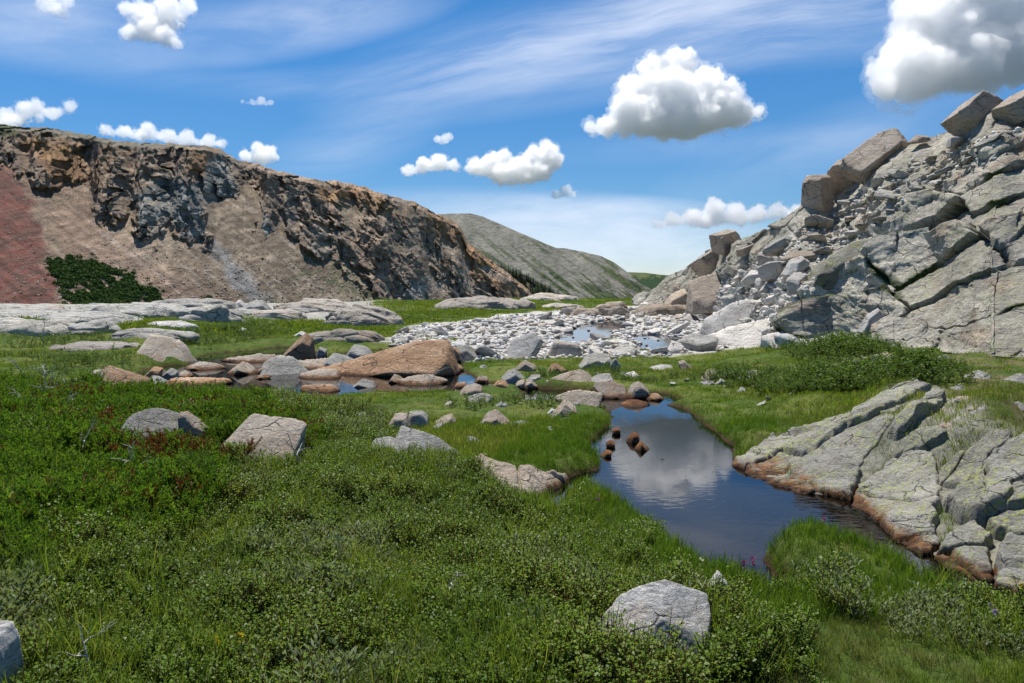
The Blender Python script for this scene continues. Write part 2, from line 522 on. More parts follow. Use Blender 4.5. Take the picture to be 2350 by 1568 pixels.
Z_RUB = zone([(880, 800), (905, 765), (940, 748), (1010, 742), (1150, 724), (1290, 712), (1400, 703), (1480, 700), (1560, 692), (1700, 700), (1900, 730), (1960, 765), (1830, 775), (1760, 795), (1690, 803), (1640, 812), (1480, 818), (1370, 822), (1230, 822), (1080, 828), (1050, 800), (960, 790)])
Z_JUN = zone([(-200, 905), (0, 903), (250, 898), (480, 915), (640, 945), (720, 985), (700, 1060), (560, 1090), (420, 1210), (250, 1270), (0, 1330), (-300, 1350)])
Z_SCR = zone([(-400, 1000), (0, 985), (300, 985), (500, 925), (640, 905), (760, 915), (880, 950), (905, 1040), (1060, 1066), (1190, 1130), (1290, 1160), (1400, 1210), (1480, 1290), (1570, 1360), (1640, 1430), (1700, 1567), (1750, 1650), (-500, 1650)])
Z_BUSHR = [zone([(1765, 800), (1800, 772), (1900, 765), (2040, 772), (2060, 800), (2050, 842), (1930, 850), (1830, 830)]),
           zone([(1680, 870), (1800, 855), (1880, 860), (2060, 850), (2180, 835), (2230, 870), (2100, 905), (1950, 910), (1800, 915), (1700, 895)]),
           zone([(2000, 1430), (2200, 1365), (2360, 1340), (2360, 1500), (2150, 1520)]),
           zone([(1340, 1470), (1480, 1420), (1640, 1440), (1760, 1480), (1880, 1567), (1340, 1567)])]
Z_BUSHL = [zone([(0, 775), (180, 760), (300, 770), (285, 790), (120, 800), (0, 800)]), zone([(60, 850), (180, 815), (270, 815), (290, 850), (200, 868), (80, 870)]),
           zone([(360, 760), (560, 735), (650, 742), (690, 770), (560, 790), (420, 800)])]
Z_DRY = zone([(2080, 850), (2360, 800), (2500, 820), (2500, 1010), (2200, 1000), (2090, 960), (2130, 900)])

Z_OUT = zone([(1690, 1062), (1800, 1000), (1960, 930), (2100, 862), (2190, 900), (2250, 960), (2450, 990), (2500, 1200), (2480, 1380), (2350, 1350), (2150, 1285), (2060, 1235), (1950, 1150), (1780, 1120)], .06)
# colours of the ground itself
sdr = np.where(RR < 110, poly_sd(GX, GY, Z_RUB), 9.)
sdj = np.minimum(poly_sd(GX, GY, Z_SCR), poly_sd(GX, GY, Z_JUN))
sdd = poly_sd(GX, GY, Z_DRY)
na = n2(GX, GY, 0.8, 4, 41); nb_ = n2(GX, GY, 3.0, 4, 43)
def lerp(a, b, t): return a + (b - a)*t[..., None]
gc = lerp(np.array([.06, .10, .018]), np.array([.12, .145, .032]), sstep(-.4, .5, na))
gc = lerp(gc, np.array([.10, .085, .04]), sstep(.15, .55, nb_)*.55)
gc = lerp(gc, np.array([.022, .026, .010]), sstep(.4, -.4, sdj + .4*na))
gc = lerp(gc, np.array([.14, .12, .065]), sstep(.3, -.4, sdd + .4*na)*sstep(-.25, .3, nb_))
gc = lerp(gc, np.array([.44, .425, .395]), sstep(.25, -.3, sdr + .9*na))
lb = sstep(36, 42, RR + 2.5*na)*sstep(-.13, -.2, TT + .03*nb_)*(RR < 110)
gc = lerp(gc, lerp(np.array([.28, .27, .24]), np.array([.40, .385, .35]), sstep(-.3, .3, nb_)), lb)
gc = lerp(gc, np.array([.045, .028, .014]), sstep(.14, .0, GDW)*(sdr > -.2))
gc = lerp(gc, np.array([.20, .17, .13]), (GDW < 0)*sstep(14, 26, RR)*(sdr < .5))
gc = lerp(gc, np.array([.055, .03, .014]), ((GDW < 0)*(sdr > .2)).astype(float))
far = sstep(110, 260, RR)
gc = lerp(gc, lerp(np.array([.05, .075, .03]), np.array([.16, .15, .11]), sstep(-.1, .3, n2(GX, GY, .02, 4, 47))), far)
so_ = poly_sd(GX, GY, Z_OUT)
gc = lerp(gc, lerp(np.array([.16, .155, .125]), np.array([.27, .26, .22]), sstep(-.3, .3, nb_)), sstep(.15, -.05, so_ + .12*nb_)*(GDW > 0)*.9)
nr, nc = RR.shape
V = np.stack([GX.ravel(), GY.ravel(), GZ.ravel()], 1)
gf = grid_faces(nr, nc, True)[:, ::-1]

def ground_material():
    t = NT('turf_and_soil')
    P = t.pos()
    base = t.n('Attribute', attribute_name='col').outputs['Color']
    f = t.math('ADD', t.math('MULTIPLY', t.noise(P, 9, 6, 0.7), 0.6), t.math('MULTIPLY', t.noise(P, 60, 4, 0.7), 0.4))
    col = t.mix(1.0, base, t.ramp(f, [(.3, (.45, .45, .42)), (.5, (1, 1, 1)), (.7, (1.6, 1.5, 1.35))]), 'MULTIPLY')
    nb = t.bump(f, 0.8, 0.06)
    bs = t.n('BsdfPrincipled', i_Base_Color=col, i_Roughness=0.95, i_Normal=nb)
    bs.inputs['Specular IOR Level'].default_value = 0.1
    return t.surf(bs.outputs[0])
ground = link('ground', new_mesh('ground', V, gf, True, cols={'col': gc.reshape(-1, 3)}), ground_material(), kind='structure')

def water_material():
    t = NT('stream_water')
    P = t.pos()
    mp = t.n('Mapping', i_Vector=P); mp.inputs['Scale'].default_value = (1.0, 1.6, 1.0)
    r1 = t.noise(mp.outputs[0], 7.0, 3, 0.5)
    calm = t.rng(t.noise(P, 0.55, 2, 0.5), 0.42, 0.62, 0.15, 1.0)
    h = t.math('MULTIPLY', r1, calm)
    nb = t.bump(h, 0.055, 0.03)
    fr = t.n('Fresnel', i_IOR=1.333, i_Normal=nb)
    gl = t.n('BsdfGlossy', i_Roughness=0.0, i_Normal=nb); gl.inputs['Color'].default_value = (1, 1, 1, 1)
    tr = t.n('BsdfTransparent'); tr.inputs['Color'].default_value = (.20, .16, .10, 1)
    mx = t.n('MixShader', i_0=fr.outputs[0]); t.set(mx.inputs[1], tr.outputs[0]); t.set(mx.inputs[2], gl.outputs[0])
    return t.surf(mx.outputs[0])
wm = water_material()
for k, (P, grow) in enumerate([(POOL, .5), (CHAN, .25), (TARN, .35), (RUB1, .4), (RUB2, .4), (LEFTP, .3)]):
    p = np.array(P); x0, y0 = p.min(0) - grow; x1, y1 = p.max(0) + grow
    z = 0.0
    nx, ny = 24, 24
    gx, gy = np.meshgrid(np.linspace(x0, x1, nx), np.linspace(y0, y1, ny))
    sd_ = poly_sd(gx, gy, P)
    step = max((x1-x0)/(nx-1), (y1-y0)/(ny-1))
    ff = grid_faces(ny, nx)
    keep = (sd_.ravel()[ff] < grow + step*0.75).any(1)
    zz = np.full(gx.size, -0.002*k)
    link('water', new_mesh('water', np.stack([gx.ravel(), gy.ravel(), zz], 1), ff[keep], True), wm, kind='structure')
# ------------------------------------------------------------------ hillsides: lofted from the foot line to the skyline with real slopes
def loft(px, foot_y, foot_d, sky_y, nrow, slope_fn, back=((0.06, 8), (0.1, 30), (0.1, 90)), gam=1.0):
    """rows climb from the foot to the skyline; slope_fn gives the steepness (tan) at each noted point, so benches recede and crags stand up"""
    t = np.linspace(0, 1, nrow)[:, None]**gam
    PY = foot_y[None, :] + (sky_y - foot_y)[None, :]*t
    PX = np.broadcast_to(px[None, :], PY.shape)
    A, E = rays(PX, PY)
    S = slope_fn(PX, PY)
    D = np.zeros_like(PY); D[0] = foot_d
    for i in range(1, nrow):
        z0 = E[i-1]*D[i-1]
        D[i] = np.clip((z0 - D[i-1]*S[i])/(np.minimum(E[i] - S[i], -0.02)), D[i-1], D[i-1]*1.08)
    return PX, PY, A, E, D

def finish(A, D, Zr, back):
    X = A*D; Y = D; Z = Zr
    n = len(X)
    ax = A[-1]; d = D[-1]; z = Z[-1]
    for slope, dist in back:
        d = d + dist; z = z - slope*dist
        X = np.vstack([X, ax*d]); Y = np.vstack([Y, d]); Z = np.vstack([Z, z])
    return X, Y, Z

def pmask(PX, PY, poly, soft):
    return sstep(soft, -soft, poly_sd(PX, PY, poly))

# ---- the long cliff on the left
cx = np.arange(-420, 1262, 1.7)
sky = np.interp(cx, [-420, -200, 0, 60, 110, 200, 260, 320, 400, 470, 510, 530, 545, 590, 605, 650, 700, 740, 790, 840, 880, 930, 965, 1000, 1025, 1050, 1062, 1072, 1110, 1160, 1200, 1240, 1262],
                    [250, 268, 286, 292, 293, 309, 322, 327, 330, 335, 343, 357, 366, 376, 383, 394, 408, 414, 418, 431, 446, 457, 470, 490, 500, 512, 530, 555, 585, 622, 655, 690, 712])
sky = sky + 3.4*n2(cx, cx*0, .045, 4, 77) + 2.4*n2(cx, cx*0, .16, 4, 78)
foot = np.interp(cx, [-420, 0, 600, 900, 1262], [760, 765, 765, 765, 775])
fd = np.interp(cx, [-420, 0, 300, 600, 900, 1100, 1262], [210, 240, 275, 320, 400, 490, 560])
CR_UP = [(-420, 330), (0, 372), (55, 395), (105, 432), (150, 425), (200, 412), (225, 470), (262, 500), (295, 468), (340, 428), (400, 420), (470, 470), (520, 470), (560, 425), (600, 430), (640, 500), (655, 560), (690, 575), (740, 560), (775, 600), (850, 690), (930, 640), (1000, 640), (1080, 690), (1200, 700), (1280, 720), (1290, 400), (900, 250), (-420, 200)]
CR_G1 = [(300, 545), (306, 455), (350, 412), (390, 402), (440, 408), (470, 450), (470, 545), (430, 548), (395, 500), (370, 545), (335, 552)]
CR_G2 = [(565, 485), (600, 455), (628, 520), (630, 562), (600, 568)]
CR_G3 = [(652, 565), (660, 480), (720, 480), (765, 560), (740, 575), (700, 560)]
CR_LOW = [(905, 690), (930, 640), (975, 640), (1002, 700), (985, 720), (930, 715)]
CR_SM = [(232, 488), (250, 470), (268, 484), (262, 500), (240, 500)]
SCREE_RED = [(-430, 330), (0, 368), (40, 395), (62, 440), (85, 520), (115, 610), (142, 690), (150, 770), (-430, 770)]
SCREE_PINK = [(60, 400), (140, 430), (200, 420), (300, 560), (420, 640), (560, 700), (600, 770), (150, 770), (100, 560)]
SCREE_GREY = [(455, 545), (480, 540), (560, 620), (625, 690), (560, 690), (500, 610)]
TALUS_MASKS = [[(520, 470), (560, 425), (600, 430), (650, 580), (570, 560)], [(905, 555), (925, 560), (1000, 625), (1085, 690), (1060, 700), (985, 650)], [(775, 590), (800, 585), (900, 690), (870, 700)],
               [(800, 455), (815, 455), (860, 520), (850, 530)], [(1010, 560), (1025, 560), (1120, 660), (1150, 690), (1110, 690)], [(720, 480), (745, 480), (770, 540), (750, 545)]]

def crag_mask(PX, PY):
    wx = PX + 26*n2(PX, PY, .011, 5, 51, sy=.02) + 7*n2(PX, PY, .07, 4, 52)
    wy = PY + 46*n2(PX, PY, .017, 5, 53, sy=.008) + 10*n2(PX, PY, .06, 4, 54)
    m = pmask(wx, wy, CR_UP, 7)
    for q in (CR_G1, CR_G2, CR_G3, CR_LOW, CR_SM):
        m = np.maximum(m, pmask(wx, wy, q, 6))
    for q in TALUS_MASKS:
        m = m*(1 - pmask(wx, wy, q, 6))
    m = np.maximum(m, sstep(.30, .40, n2(PX, PY, .017, 5, 84, sy=.013))*sstep(600, 540, PY)*sstep(150, 260, PX))
    # diagonal gullies between the buttresses on the right
    u = (PX*0.82 + PY*0.57)
    v = (PX*0.57 - PY*0.82)
    g = n2(u, v, .008, 4, 57, sy=.035)
    m = m*(1 - sstep(.12, .3, g)*sstep(560, 760, PX)*.9)
    return np.clip(m, 0, 1)

def cliff_slope(PX, PY):
    m = crag_mask(PX, PY)
    tal = np.tan(np.radians(33 + 4*n2(PX, PY, .01, 2, 59)))
    crg = np.tan(np.radians(50 + 12*n2(PX, PY, .03, 3, 60)))
    sy = np.interp(PX[0], cx, sky)[None, :]
    s = tal + (crg - tal)*m
    return np.where(PY - sy < 10, 0.35, s)
PX, PY, A, E, D = loft(cx, foot, fd, sky, 330, cliff_slope)
kk = np.exp(-np.linspace(-2.2, 2.2, 23)**2); kk /= kk.sum()
D = np.stack([np.convolve(np.pad(q_, 11, mode='edge'), kk, 'valid') for q_ in D])
CM = crag_mask(PX, PY)
lat = A*D; zz = E*D
dg = lat + zz*.35
P3 = np.stack([(dg/22).ravel(), (D/60).ravel(), (zz/75).ravel()], 1)
r1 = ridged(P3, 4, 61).reshape(D.shape)
P4 = np.stack([(dg/5.5).ravel(), (D/22).ravel(), (zz/20).ravel()], 1)
r2 = ridged(P4, 4, 65, gain=.6).reshape(D.shape)
f1, f2, cid, ox, oy = voronoi2(dg/5.5 + .5*n2(lat, zz, .1, 2, 66), zz/15, 67)
f1b, f2b, cidb, _, _ = voronoi2(dg/2.2, zz/4.5, 68)
r3 = ridged(np.stack([(dg/2.6).ravel(), (D/9).ravel(), (zz/6.5).ravel()], 1), 3, 63, gain=.6).reshape(D.shape)
wl = .5*n2(lat, zz, .12, 3, 86); wz = .5*n2(lat, zz, .12, 3, 87)
f1, f2, cid, ox, oy = voronoi2(dg/7.5 + wl, zz/17 + wz, 67)
f1b, f2b, cidb, oxb, oyb = voronoi2(dg/3.0 + wl, zz/6.5 + wz, 68)
f1c, f2c, cidc, oxc, oyc = voronoi2(dg/1.3 + wl, zz/2.4 + wz, 88)
disp = CM*(4.4*(r1 - .9) + .9*(r2 - .9) + .35*(r3 - .9) + 4.2*(cid - .5) + 5*ox*((cid*7.3) % 1 - .5) + 3*oy*((cid*3.7) % 1 - .2) + 1.8*(cidb - .5) + 2.6*oxb*((cidb*5.1) % 1 - .5) + 1.6*oyb*((cidb*9.1) % 1 - .3) + .8*(cidc - .5) + .9*oxc*((cidc*4.3) % 1 - .5)) + (1 - CM)*(1.6*n2(lat, zz, .03, 3, 69) + .5*n2(lat, zz, .4, 3, 70))
fade = np.ones_like(D); fade *= sstep(0, .05, np.linspace(0, 1, len(D)))[:, None]
D = D - disp*fade
Zc = EYE + E*D
# rock colours by where each band of rock lies
wx = PX + 22*n2(PX, PY, .02, 5, 71) + 9*n2(PX, PY, .1, 4, 72)
wy = PY + 14*n2(PX, PY, .02, 4, 73) + 6*n2(PX, PY, .1, 3, 74)
n_a = n2(lat, zz, .06, 5, 75); n_b = n2(lat, zz, .35, 4, 76); n_c = n2(lat, zz, .03, 3, 79, sy=.012)
tal = lerp(np.array([.225, .17, .115]), np.array([.35, .275, .195]), sstep(-.35, .35, n_a + .5*n_b))
tal = lerp(tal, np.array([.27, .165, .115]), pmask(wx, wy, SCREE_PINK, 50)*.6)
tal = lerp(tal, np.array([.165, .055, .04]), pmask(wx + 14*n2(PX, PY, .03, 4, 89), wy, SCREE_RED, 16)*(.78 + .22*sstep(-.3, .3, n_b)))
tal = lerp(tal, np.array([.26, .25, .235]), pmask(wx, wy, SCREE_GREY, 10))
tal = lerp(tal, np.array([.30, .27, .22]), sstep(.1, .4, n_c)*.5*sstep(300, 500, PX))
dn = n2(PX*.78 + PY*.62, PX*.62 - PY*.78, .012, 5, 82, sy=.12)
tal = tal*(1 + .42*dn + .35*n2(lat, zz, .12, 4, 85))[..., None]
tal = lerp(tal, np.array([.36, .31, .26]), sstep(.2, .5, dn)*.5*sstep(120, 260, PX))
tal = tal*(1 + .45*n_b)[..., None]
gr = sstep(.18, .42, n2(PX, PY, .03, 4, 81, sy=.045))*sstep(430, 640, PY)*sstep(150, 40, np.abs(PX - 780))
gr = np.maximum(gr, pmask(wx, wy, [(700, 570), (780, 590), (860, 690), (800, 690), (740, 640)], 22)*sstep(-.1, .2, n_b + .5*n_a))
gr = np.maximum(gr, .8*pmask(wx, wy, [(80, 410), (120, 440), (160, 470), (140, 460), (90, 430)], 6))
gr = np.maximum(gr, .6*pmask(wx, wy, [(85, 470), (110, 510), (170, 580), (240, 620), (200, 610), (120, 560)], 10)*sstep(-.1, .3, n_b))
tal = lerp(tal, np.array([.07, .095, .03]), gr*.8)
orange = lerp(np.array([.22, .13, .07]), np.array([.33, .19, .085]), sstep(-.3, .4, n_a))
grey = lerp(np.array([.15, .15, .135]), np.array([.24, .235, .21]), sstep(-.3, .4, n_b))
brown = lerp(np.array([.17, .125, .09]), np.array([.27, .2, .14]), sstep(-.3, .3, n_b))
greym = np.maximum(np.maximum(pmask(wx, wy, CR_G1, 14), pmask(wx, wy, CR_G2, 12)), pmask(wx, wy, [(430, 420), (470, 400), (500, 350), (530, 380), (545, 440), (500, 475), (450, 450)], 12))
greym = np.maximum(greym, pmask(wx, wy, CR_LOW, 12)*.8)
greym = np.maximum(greym, sstep(-.05, .3, n_c + .5*n_a)*sstep(600, 700, PX)*sstep(1080, 980, PX)*.85)
om = np.maximum(pmask(wx, wy, [(70, 330), (190, 330), (205, 410), (150, 430), (110, 420), (85, 370)], 14), pmask(wx, wy, [(420, 340), (500, 340), (480, 410), (440, 420)], 14))
om = np.maximum(om, pmask(wx, wy, [(970, 480), (1070, 520), (1130, 600), (1220, 690), (1150, 690), (1060, 600), (1010, 540)], 22))
om = np.maximum(om, pmask(wx, wy, [(720, 410), (860, 440), (960, 480), (930, 510), (820, 470), (730, 450)], 16)*.7)
crag = lerp(brown, grey, greym)
crag = lerp(crag, orange, np.clip(om + .35*sstep(.15, .5, n_a), 0, 1))
crag = 1.45*crag*(1 + .3*n_b)[..., None]
crag = crag*np.where(f2 - f1 < .06, .6, 1.0)[..., None]
cc = lerp(tal, crag, CM)
top = sstep(26, 8, PY - np.interp(PX[0], cx, sky)[None, :])
cc = lerp(cc, lerp(np.array([.15, .15, .10]), np.array([.20, .17, .13]), sstep(-.2, .3, n_b)), top*sstep(600, 300, PX)*.85)
cc = lerp(cc, np.array([.06, .09, .025]), sstep(60, 20, PX)*sstep(330, 300, PY)*.8)
X, Y, Z = finish(A, D, Zc, ((.1, 6), (.02, 40), (-.02, 200), (.3, 300)))
nb_rows = len(X) - len(cc)
cc = np.concatenate([cc, np.repeat(cc[-1:], nb_rows, 0)], 0)
M_CLIFF = rock_mat('cliff_rock', None, None, None, scale=.22, attr='col', bump=1.2)
cliff = link('cliff_hill', new_mesh('cliff_hill', np.stack([X.ravel(), Y.ravel(), Z.ravel()], 1), grid_faces(*X.shape), True, cols={'col': np.clip(cc.reshape(-1, 3), .01, .8)}), M_CLIFF, kind='structure')
CL = dict(A=A, E=E, D=D, Z=Zc, PX=PX, PY=PY, CM=CM)

# ---- the far grey mountain, its shoulder and the low green ridge
def far_hill(name, xs, skp, foot_y, foot_d, slope, colfn, seed, amp, step=1.8, rows=130, rough=1.5):
    px = np.arange(xs[0], xs[1], step)
    sk = np.interp(px, [q[0] for q in skp], [q[1] for q in skp]) + rough*.6*n2(px, px*0, .03, 3, seed)
    ft = np.full(len(px), float(foot_y))
    PX, PY, A, E, D = loft(px, ft, np.full(len(px), float(foot_d)), sk, rows, lambda a, b: np.tan(np.radians(slope + 5*n2(a, b, .012, 3, seed+1))))
    lat = A*D; zz = E*D
    d = amp*(n2(lat, zz, .004, 5, seed+2) + .25*ridged(np.stack([(lat/90).ravel(), (zz/140).ravel(), (zz*0).ravel()], 1), 4, seed+3).reshape(D.shape))
    D = D - d
    col = colfn(PX, PY, lat, zz)
    X, Y, Z = finish(A, D, EYE + E*D, ((.1, 60), (.15, 400), (.3, 900)))
    col = np.concatenate([col, np.repeat(col[-1:], len(X) - len(col), 0)], 0)
    t = NT(name + '_rock')
    P = t.pos()
    base = t.n('Attribute', attribute_name='col').outputs['Color']
    f = t.noise(P, .09, 8, .7)
    c = t.mix(1.0, base, t.ramp(f, [(.3, (.62, .62, .62)), (.5, (1, 1, 1)), (.7, (1.35, 1.33, 1.3))]), 'MULTIPLY')
    bs = t.n('BsdfPrincipled', i_Base_Color=c, i_Roughness=.95, i_Normal=t.bump(f, .8, 9.))
    bs.inputs['Specular IOR Level'].default_value = 0.05
    return link(name, new_mesh(name, np.stack([X.ravel(), Y.ravel(), Z.ravel()], 1), grid_faces(*X.shape), True, cols={'col': np.clip(col.reshape(-1, 3), .01, .8)}), t.surf(bs.outputs[0]), kind='structure'), (A, E, D, PX, PY)

def col_mtn(PX, PY, lat, zz):
    a = n2(PX, PY, .02, 5, 201); b = n2(PX, PY, .1, 4, 203); st = n2(PX*.8 + PY*.6, PX*.6 - PY*.8, .012, 5, 205, sy=.1)
    c = lerp(np.array([.19, .188, .155]), np.array([.26, .25, .21]), sstep(-.4, .4, a))
    g = sstep(.0, .28, st + .25*b)*sstep(545, 640, PY)
    g = np.maximum(g, sstep(.2, .35, st + .3*b)*sstep(500, 590, PY)*.8)
    g = np.maximum(g, sstep(-.25, .15, st + .2*b)*sstep(625, 665, PY))
    c = lerp(c, lerp(np.array([.03, .055, .022]), np.array([.075, .10, .035]), sstep(-.2, .2, b)), g*.92)
    tl = sstep(.1, .3, -st)*sstep(600, 660, PY)*sstep(1300, 1400, PX)
    return lerp(c, np.array([.24, .22, .19]), tl*.6)
def col_sh(PX, PY, lat, zz):
    c = col_mtn(PX, PY + 8, lat, zz)
    s = pmask(PX, PY, [(1328, 608), (1333, 607), (1341, 620), (1338, 623)], 1.2)
    return lerp(c, np.array([.85, .87, .9]), s)
def col_gr(PX, PY, lat, zz):
    b = n2(PX, PY, .08, 4, 207)
    return lerp(np.array([.10, .12, .05]), np.array([.03, .055, .025]), sstep(-.2, .3, b + (PY - 636)/18))
far_hill('mountain', (820, 1500), [(820, 500), (1000, 492), (1040, 490), (1080, 490), (1108, 497), (1160, 520), (1230, 550), (1290, 575), (1318, 590), (1345, 612), (1390, 650), (1440, 680), (1500, 705)], 735, 1500, 29, col_mtn, 210, 26)
far_hill('mountain', (1240, 1560), [(1240, 570), (1296, 570), (1340, 578), (1380, 588), (1410, 603), (1440, 625), (1470, 650), (1500, 668), (1560, 690)], 725, 2050, 29, col_sh, 220, 26)
far_hill('mountain', (1380, 1640), [(1380, 622), (1440, 625), (1480, 626), (1520, 631), (1560, 634), (1640, 640)], 700, 3300, 12, col_gr, 230, 16, rows=60, rough=.6)

# ---- the rock slope on the right
sx = np.arange(1455, 2760, 1.55)
ssky = np.interp(sx, [1455, 1490, 1510, 1540, 1580, 1600, 1640, 1700, 1740, 1780, 1840, 1900, 1960, 2020, 2100, 2180, 2240, 2300, 2350, 2500, 2760],
                     [688, 668, 655, 632, 606, 592, 566, 548, 528, 512, 474, 440, 408, 372, 322, 296, 262, 238, 212, 150, 60])
ssky = ssky + 3.5*n2(sx, sx*0, .03, 3, 101) + 1.6*n2(sx, sx*0, .12, 3, 102)
sfoot = np.interp(sx, [1455, 1500, 1560, 1650, 1750, 1850, 1960, 2100, 2200, 2350, 2760], [700, 704, 712, 752, 790, 800, 795, 800, 812, 822, 850])
_, sfd, _ = ground_at(sx, sfoot)
sfd = np.convolve(np.pad(sfd, 40, mode='edge'), np.ones(81)/81, 'valid')
def slope_r(PX, PY):
    k = sstep(1560, 1800, PX)
    base = 25 + 9*k
    return np.tan(np.radians(base + 6*n2(PX, PY, .006, 3, 104)))
PX, PY, A, E, D = loft(sx, sfoot, sfd, ssky, 420, slope_r)
X = A*D; Y = D; Z = EYE + E*D
lat = np.cumsum(np.concatenate([np.zeros((len(X), 1)), np.hypot(np.diff(X, axis=1), np.diff(Y, axis=1))], 1), 1)*0 + X*.75 - Y*.66
up = Z*1.75
ca_, sa_ = math.cos(math.radians(38)), math.sin(math.radians(38))
u = lat*ca_ + up*sa_; v = -lat*sa_ + up*ca_
wu = .3*n2(u, v, .3, 2, 105) + .10*n2(u, v, 2.4, 3, 135); wv = .3*n2(u, v, .3, 2, 106) + .10*n2(u, v, 2.4, 3, 136)
PLATE = [(1790, 800), (1830, 700), (1960, 560), (2040, 480), (2150, 430), (2260, 340), (2400, 300), (2760, 200), (2760, 900), (1790, 900)]
SCR = [(1540, 700), (1600, 650), (1680, 610), (1780, 560), (1850, 520), (1960, 470), (2100, 390), (2220, 330), (2300, 330), (2120, 450), (2000, 520), (1930, 600), (1830, 700), (1780, 800), (1560, 760)]
pw = PX + 20*n2(PX, PY, .012, 3, 107)
pl = pmask(pw, PY, PLATE, 25); sc_ = pmask(pw, PY, SCR, 22)
f1, f2, cid, ox, oy = voronoi2((u + wu)/2.7, (v + wv)/1.3, 108)
g1, g2, gid, gx_, gy_ = voronoi2((u + wu)/1.0 + 7, (v + wv)/.5, 109)
gsel = (cid*7.31) % 1.0
k1, k2, kid, _, _ = voronoi2((u)/.55 + 3, (v)/.34, 110)
plates = .62*(cid - .5) + .5*oy*(cid*2 - .6) + .34*ox*(gsel - .5) - .26*np.exp(-((f2 - f1)/.03)**2)
small = .17*(gid - .5) + .26*gy_*(gid*2 - 1) + .16*gx_*(gid - .4) - .05*np.exp(-((g2 - g1)/.03)**2)
tiny = .12*(kid - .5)
amp = np.clip(Y/26, .55, 1.6)
disp = (.22 + .9*pl)*plates*amp + (.12 + .5*pl*(gsel > .45) + .6*sc_)*small*amp + (.1 + .9*sc_)*tiny*amp + .25*n2(u, v, .25, 4, 111)*(1 - .5*pl) + .035*n2(u, v, 3, 3, 112)
disp *= sstep(0, .03, np.linspace(0, 1, len(X)))[:, None]
# true normals of the smooth slope
dXr, dXc = np.gradient(X); dYr, dYc = np.gradient(Y); dZr, dZc = np.gradient(Z)
N = np.cross(np.stack([dXc, dYc, dZc], -1), np.stack([dXr, dYr, dZr], -1))
N /= np.linalg.norm(N, axis=-1, keepdims=True) + 1e-9
N *= np.sign(N[..., 2:3] + 1e-9)
X2, Y2, Z2 = X + N[..., 0]*disp, Y + N[..., 1]*disp, Z + N[..., 2]*disp
na = n2(u, v, .18, 4, 113); nbb = n2(u, v, .9, 4, 114)
sc_col = lerp(np.array([.235, .225, .195]), np.array([.33, .315, .28]), sstep(-.4, .4, na))
sc_col = lerp(sc_col, np.array([.29, .225, .185]), sstep(.15, .5, nbb)*.7)
sc_col = lerp(sc_col, np.array([.48, .47, .45]), pmask(pw, PY, [(1560, 720), (1640, 650), (1760, 590), (1860, 590), (1880, 650), (1820, 720), (1780, 800), (1600, 790)], 30)*.8)
sc_col = sc_col*(.72 + .56*cid*pl + .28*(1 - pl))[..., None]
sc_col = 1.6*sc_col*(.85 + .3*gid)[..., None]*np.array([1.02, 1.0, .97])
sc_col = lerp(sc_col, np.array([.05, .045, .04]), np.exp(-((f2 - f1)/.022)**2)*(.3 + .7*pl)*.85)
gt = sstep(.27, .36, n2(u, v, .45, 3, 115))*sstep(.16, .05, f2 - f1)*pl
sc_col = lerp(sc_col, np.array([.05, .08, .018]), gt)
nrow0 = len(X2)
ax, az = X2[-1], Z2[-1]
XX, YY, ZZ = X2, Y2, Z2
bx, by, bz = X2[-1].copy(), Y2[-1].copy(), Z2[-1].copy()
for sl_, ds in ((.1, 1.5), (.15, 5), (.3, 15), (.5, 60)):
    bx = bx + .55*ds; by = by + .83*ds; bz = bz - sl_*ds
    XX = np.vstack([XX, bx]); YY = np.vstack([YY, by]); ZZ = np.vstack([ZZ, bz])
sc_col = np.concatenate([sc_col, np.repeat(sc_col[-1:], len(XX) - nrow0, 0)], 0)
M_SLOPE = rock_mat('slope_granite', None, None, None, scale=.9, attr='col', lichen=.4, black=.6, bump=1.0, streak=.6)
slope = link('rock_hill', new_mesh('rock_hill', np.stack([XX.ravel(), YY.ravel(), ZZ.ravel()], 1), grid_faces(*XX.shape), True, cols={'col': np.clip(sc_col.reshape(-1, 3), .01, .8)}), M_SLOPE, kind='structure')
SL = dict(PX=PX, PY=PY, X=X2, Y=Y2, Z=Z2)
# ------------------------------------------------------------------ rocks
import bmesh, zlib
_ico = {}
def ico(sub):
    if sub not in _ico:
        bm = bmesh.new()
        bmesh.ops.create_icosphere(bm, subdivisions=sub, radius=1)
        bm.verts.ensure_lookup_table()
        v = np.array([x.co[:] for x in bm.verts]); v /= np.linalg.norm(v, axis=1, keepdims=True)
        f = np.array([[q.index for q in p.verts] for p in bm.faces])
        bm.free()
        _ico[sub] = (v, f)
    return _ico[sub]

def solid(planes, sub=4, p=22, rough=.02, freq=3., seed=0, size=1.0, chip=.0):
    """a rock bounded by planes (nx, ny, nz, d) round the origin; large p keeps the edges crisp"""
    dv, f = ico(sub)
    N = np.array([q[:3] for q in planes], float); N /= np.linalg.norm(N, axis=1, keepdims=True)
    d = np.array([q[3] for q in planes], float)
    inv = np.maximum(dv @ N.T, 0)/np.maximum(d, 1e-3)[None, :]
    m = inv.max(1)
    r = 1/(m*((inv/np.maximum(m, 1e-9)[:, None])**p).sum(1)**(1/p))
    V = dv*r[:, None]
    q = V*freq/size
    k = fbm(q, 4, seed) * rough
    if chip > 0:
        k = k - chip*np.maximum(0, ridged(q*.6 + 5, 3, seed + 9) - 1.15)
        k = k + chip*.5*(np.round(fbm(q*.5 + 11, 2, seed + 4)*3)/3)
    return V*(1 + k)[:, None], f

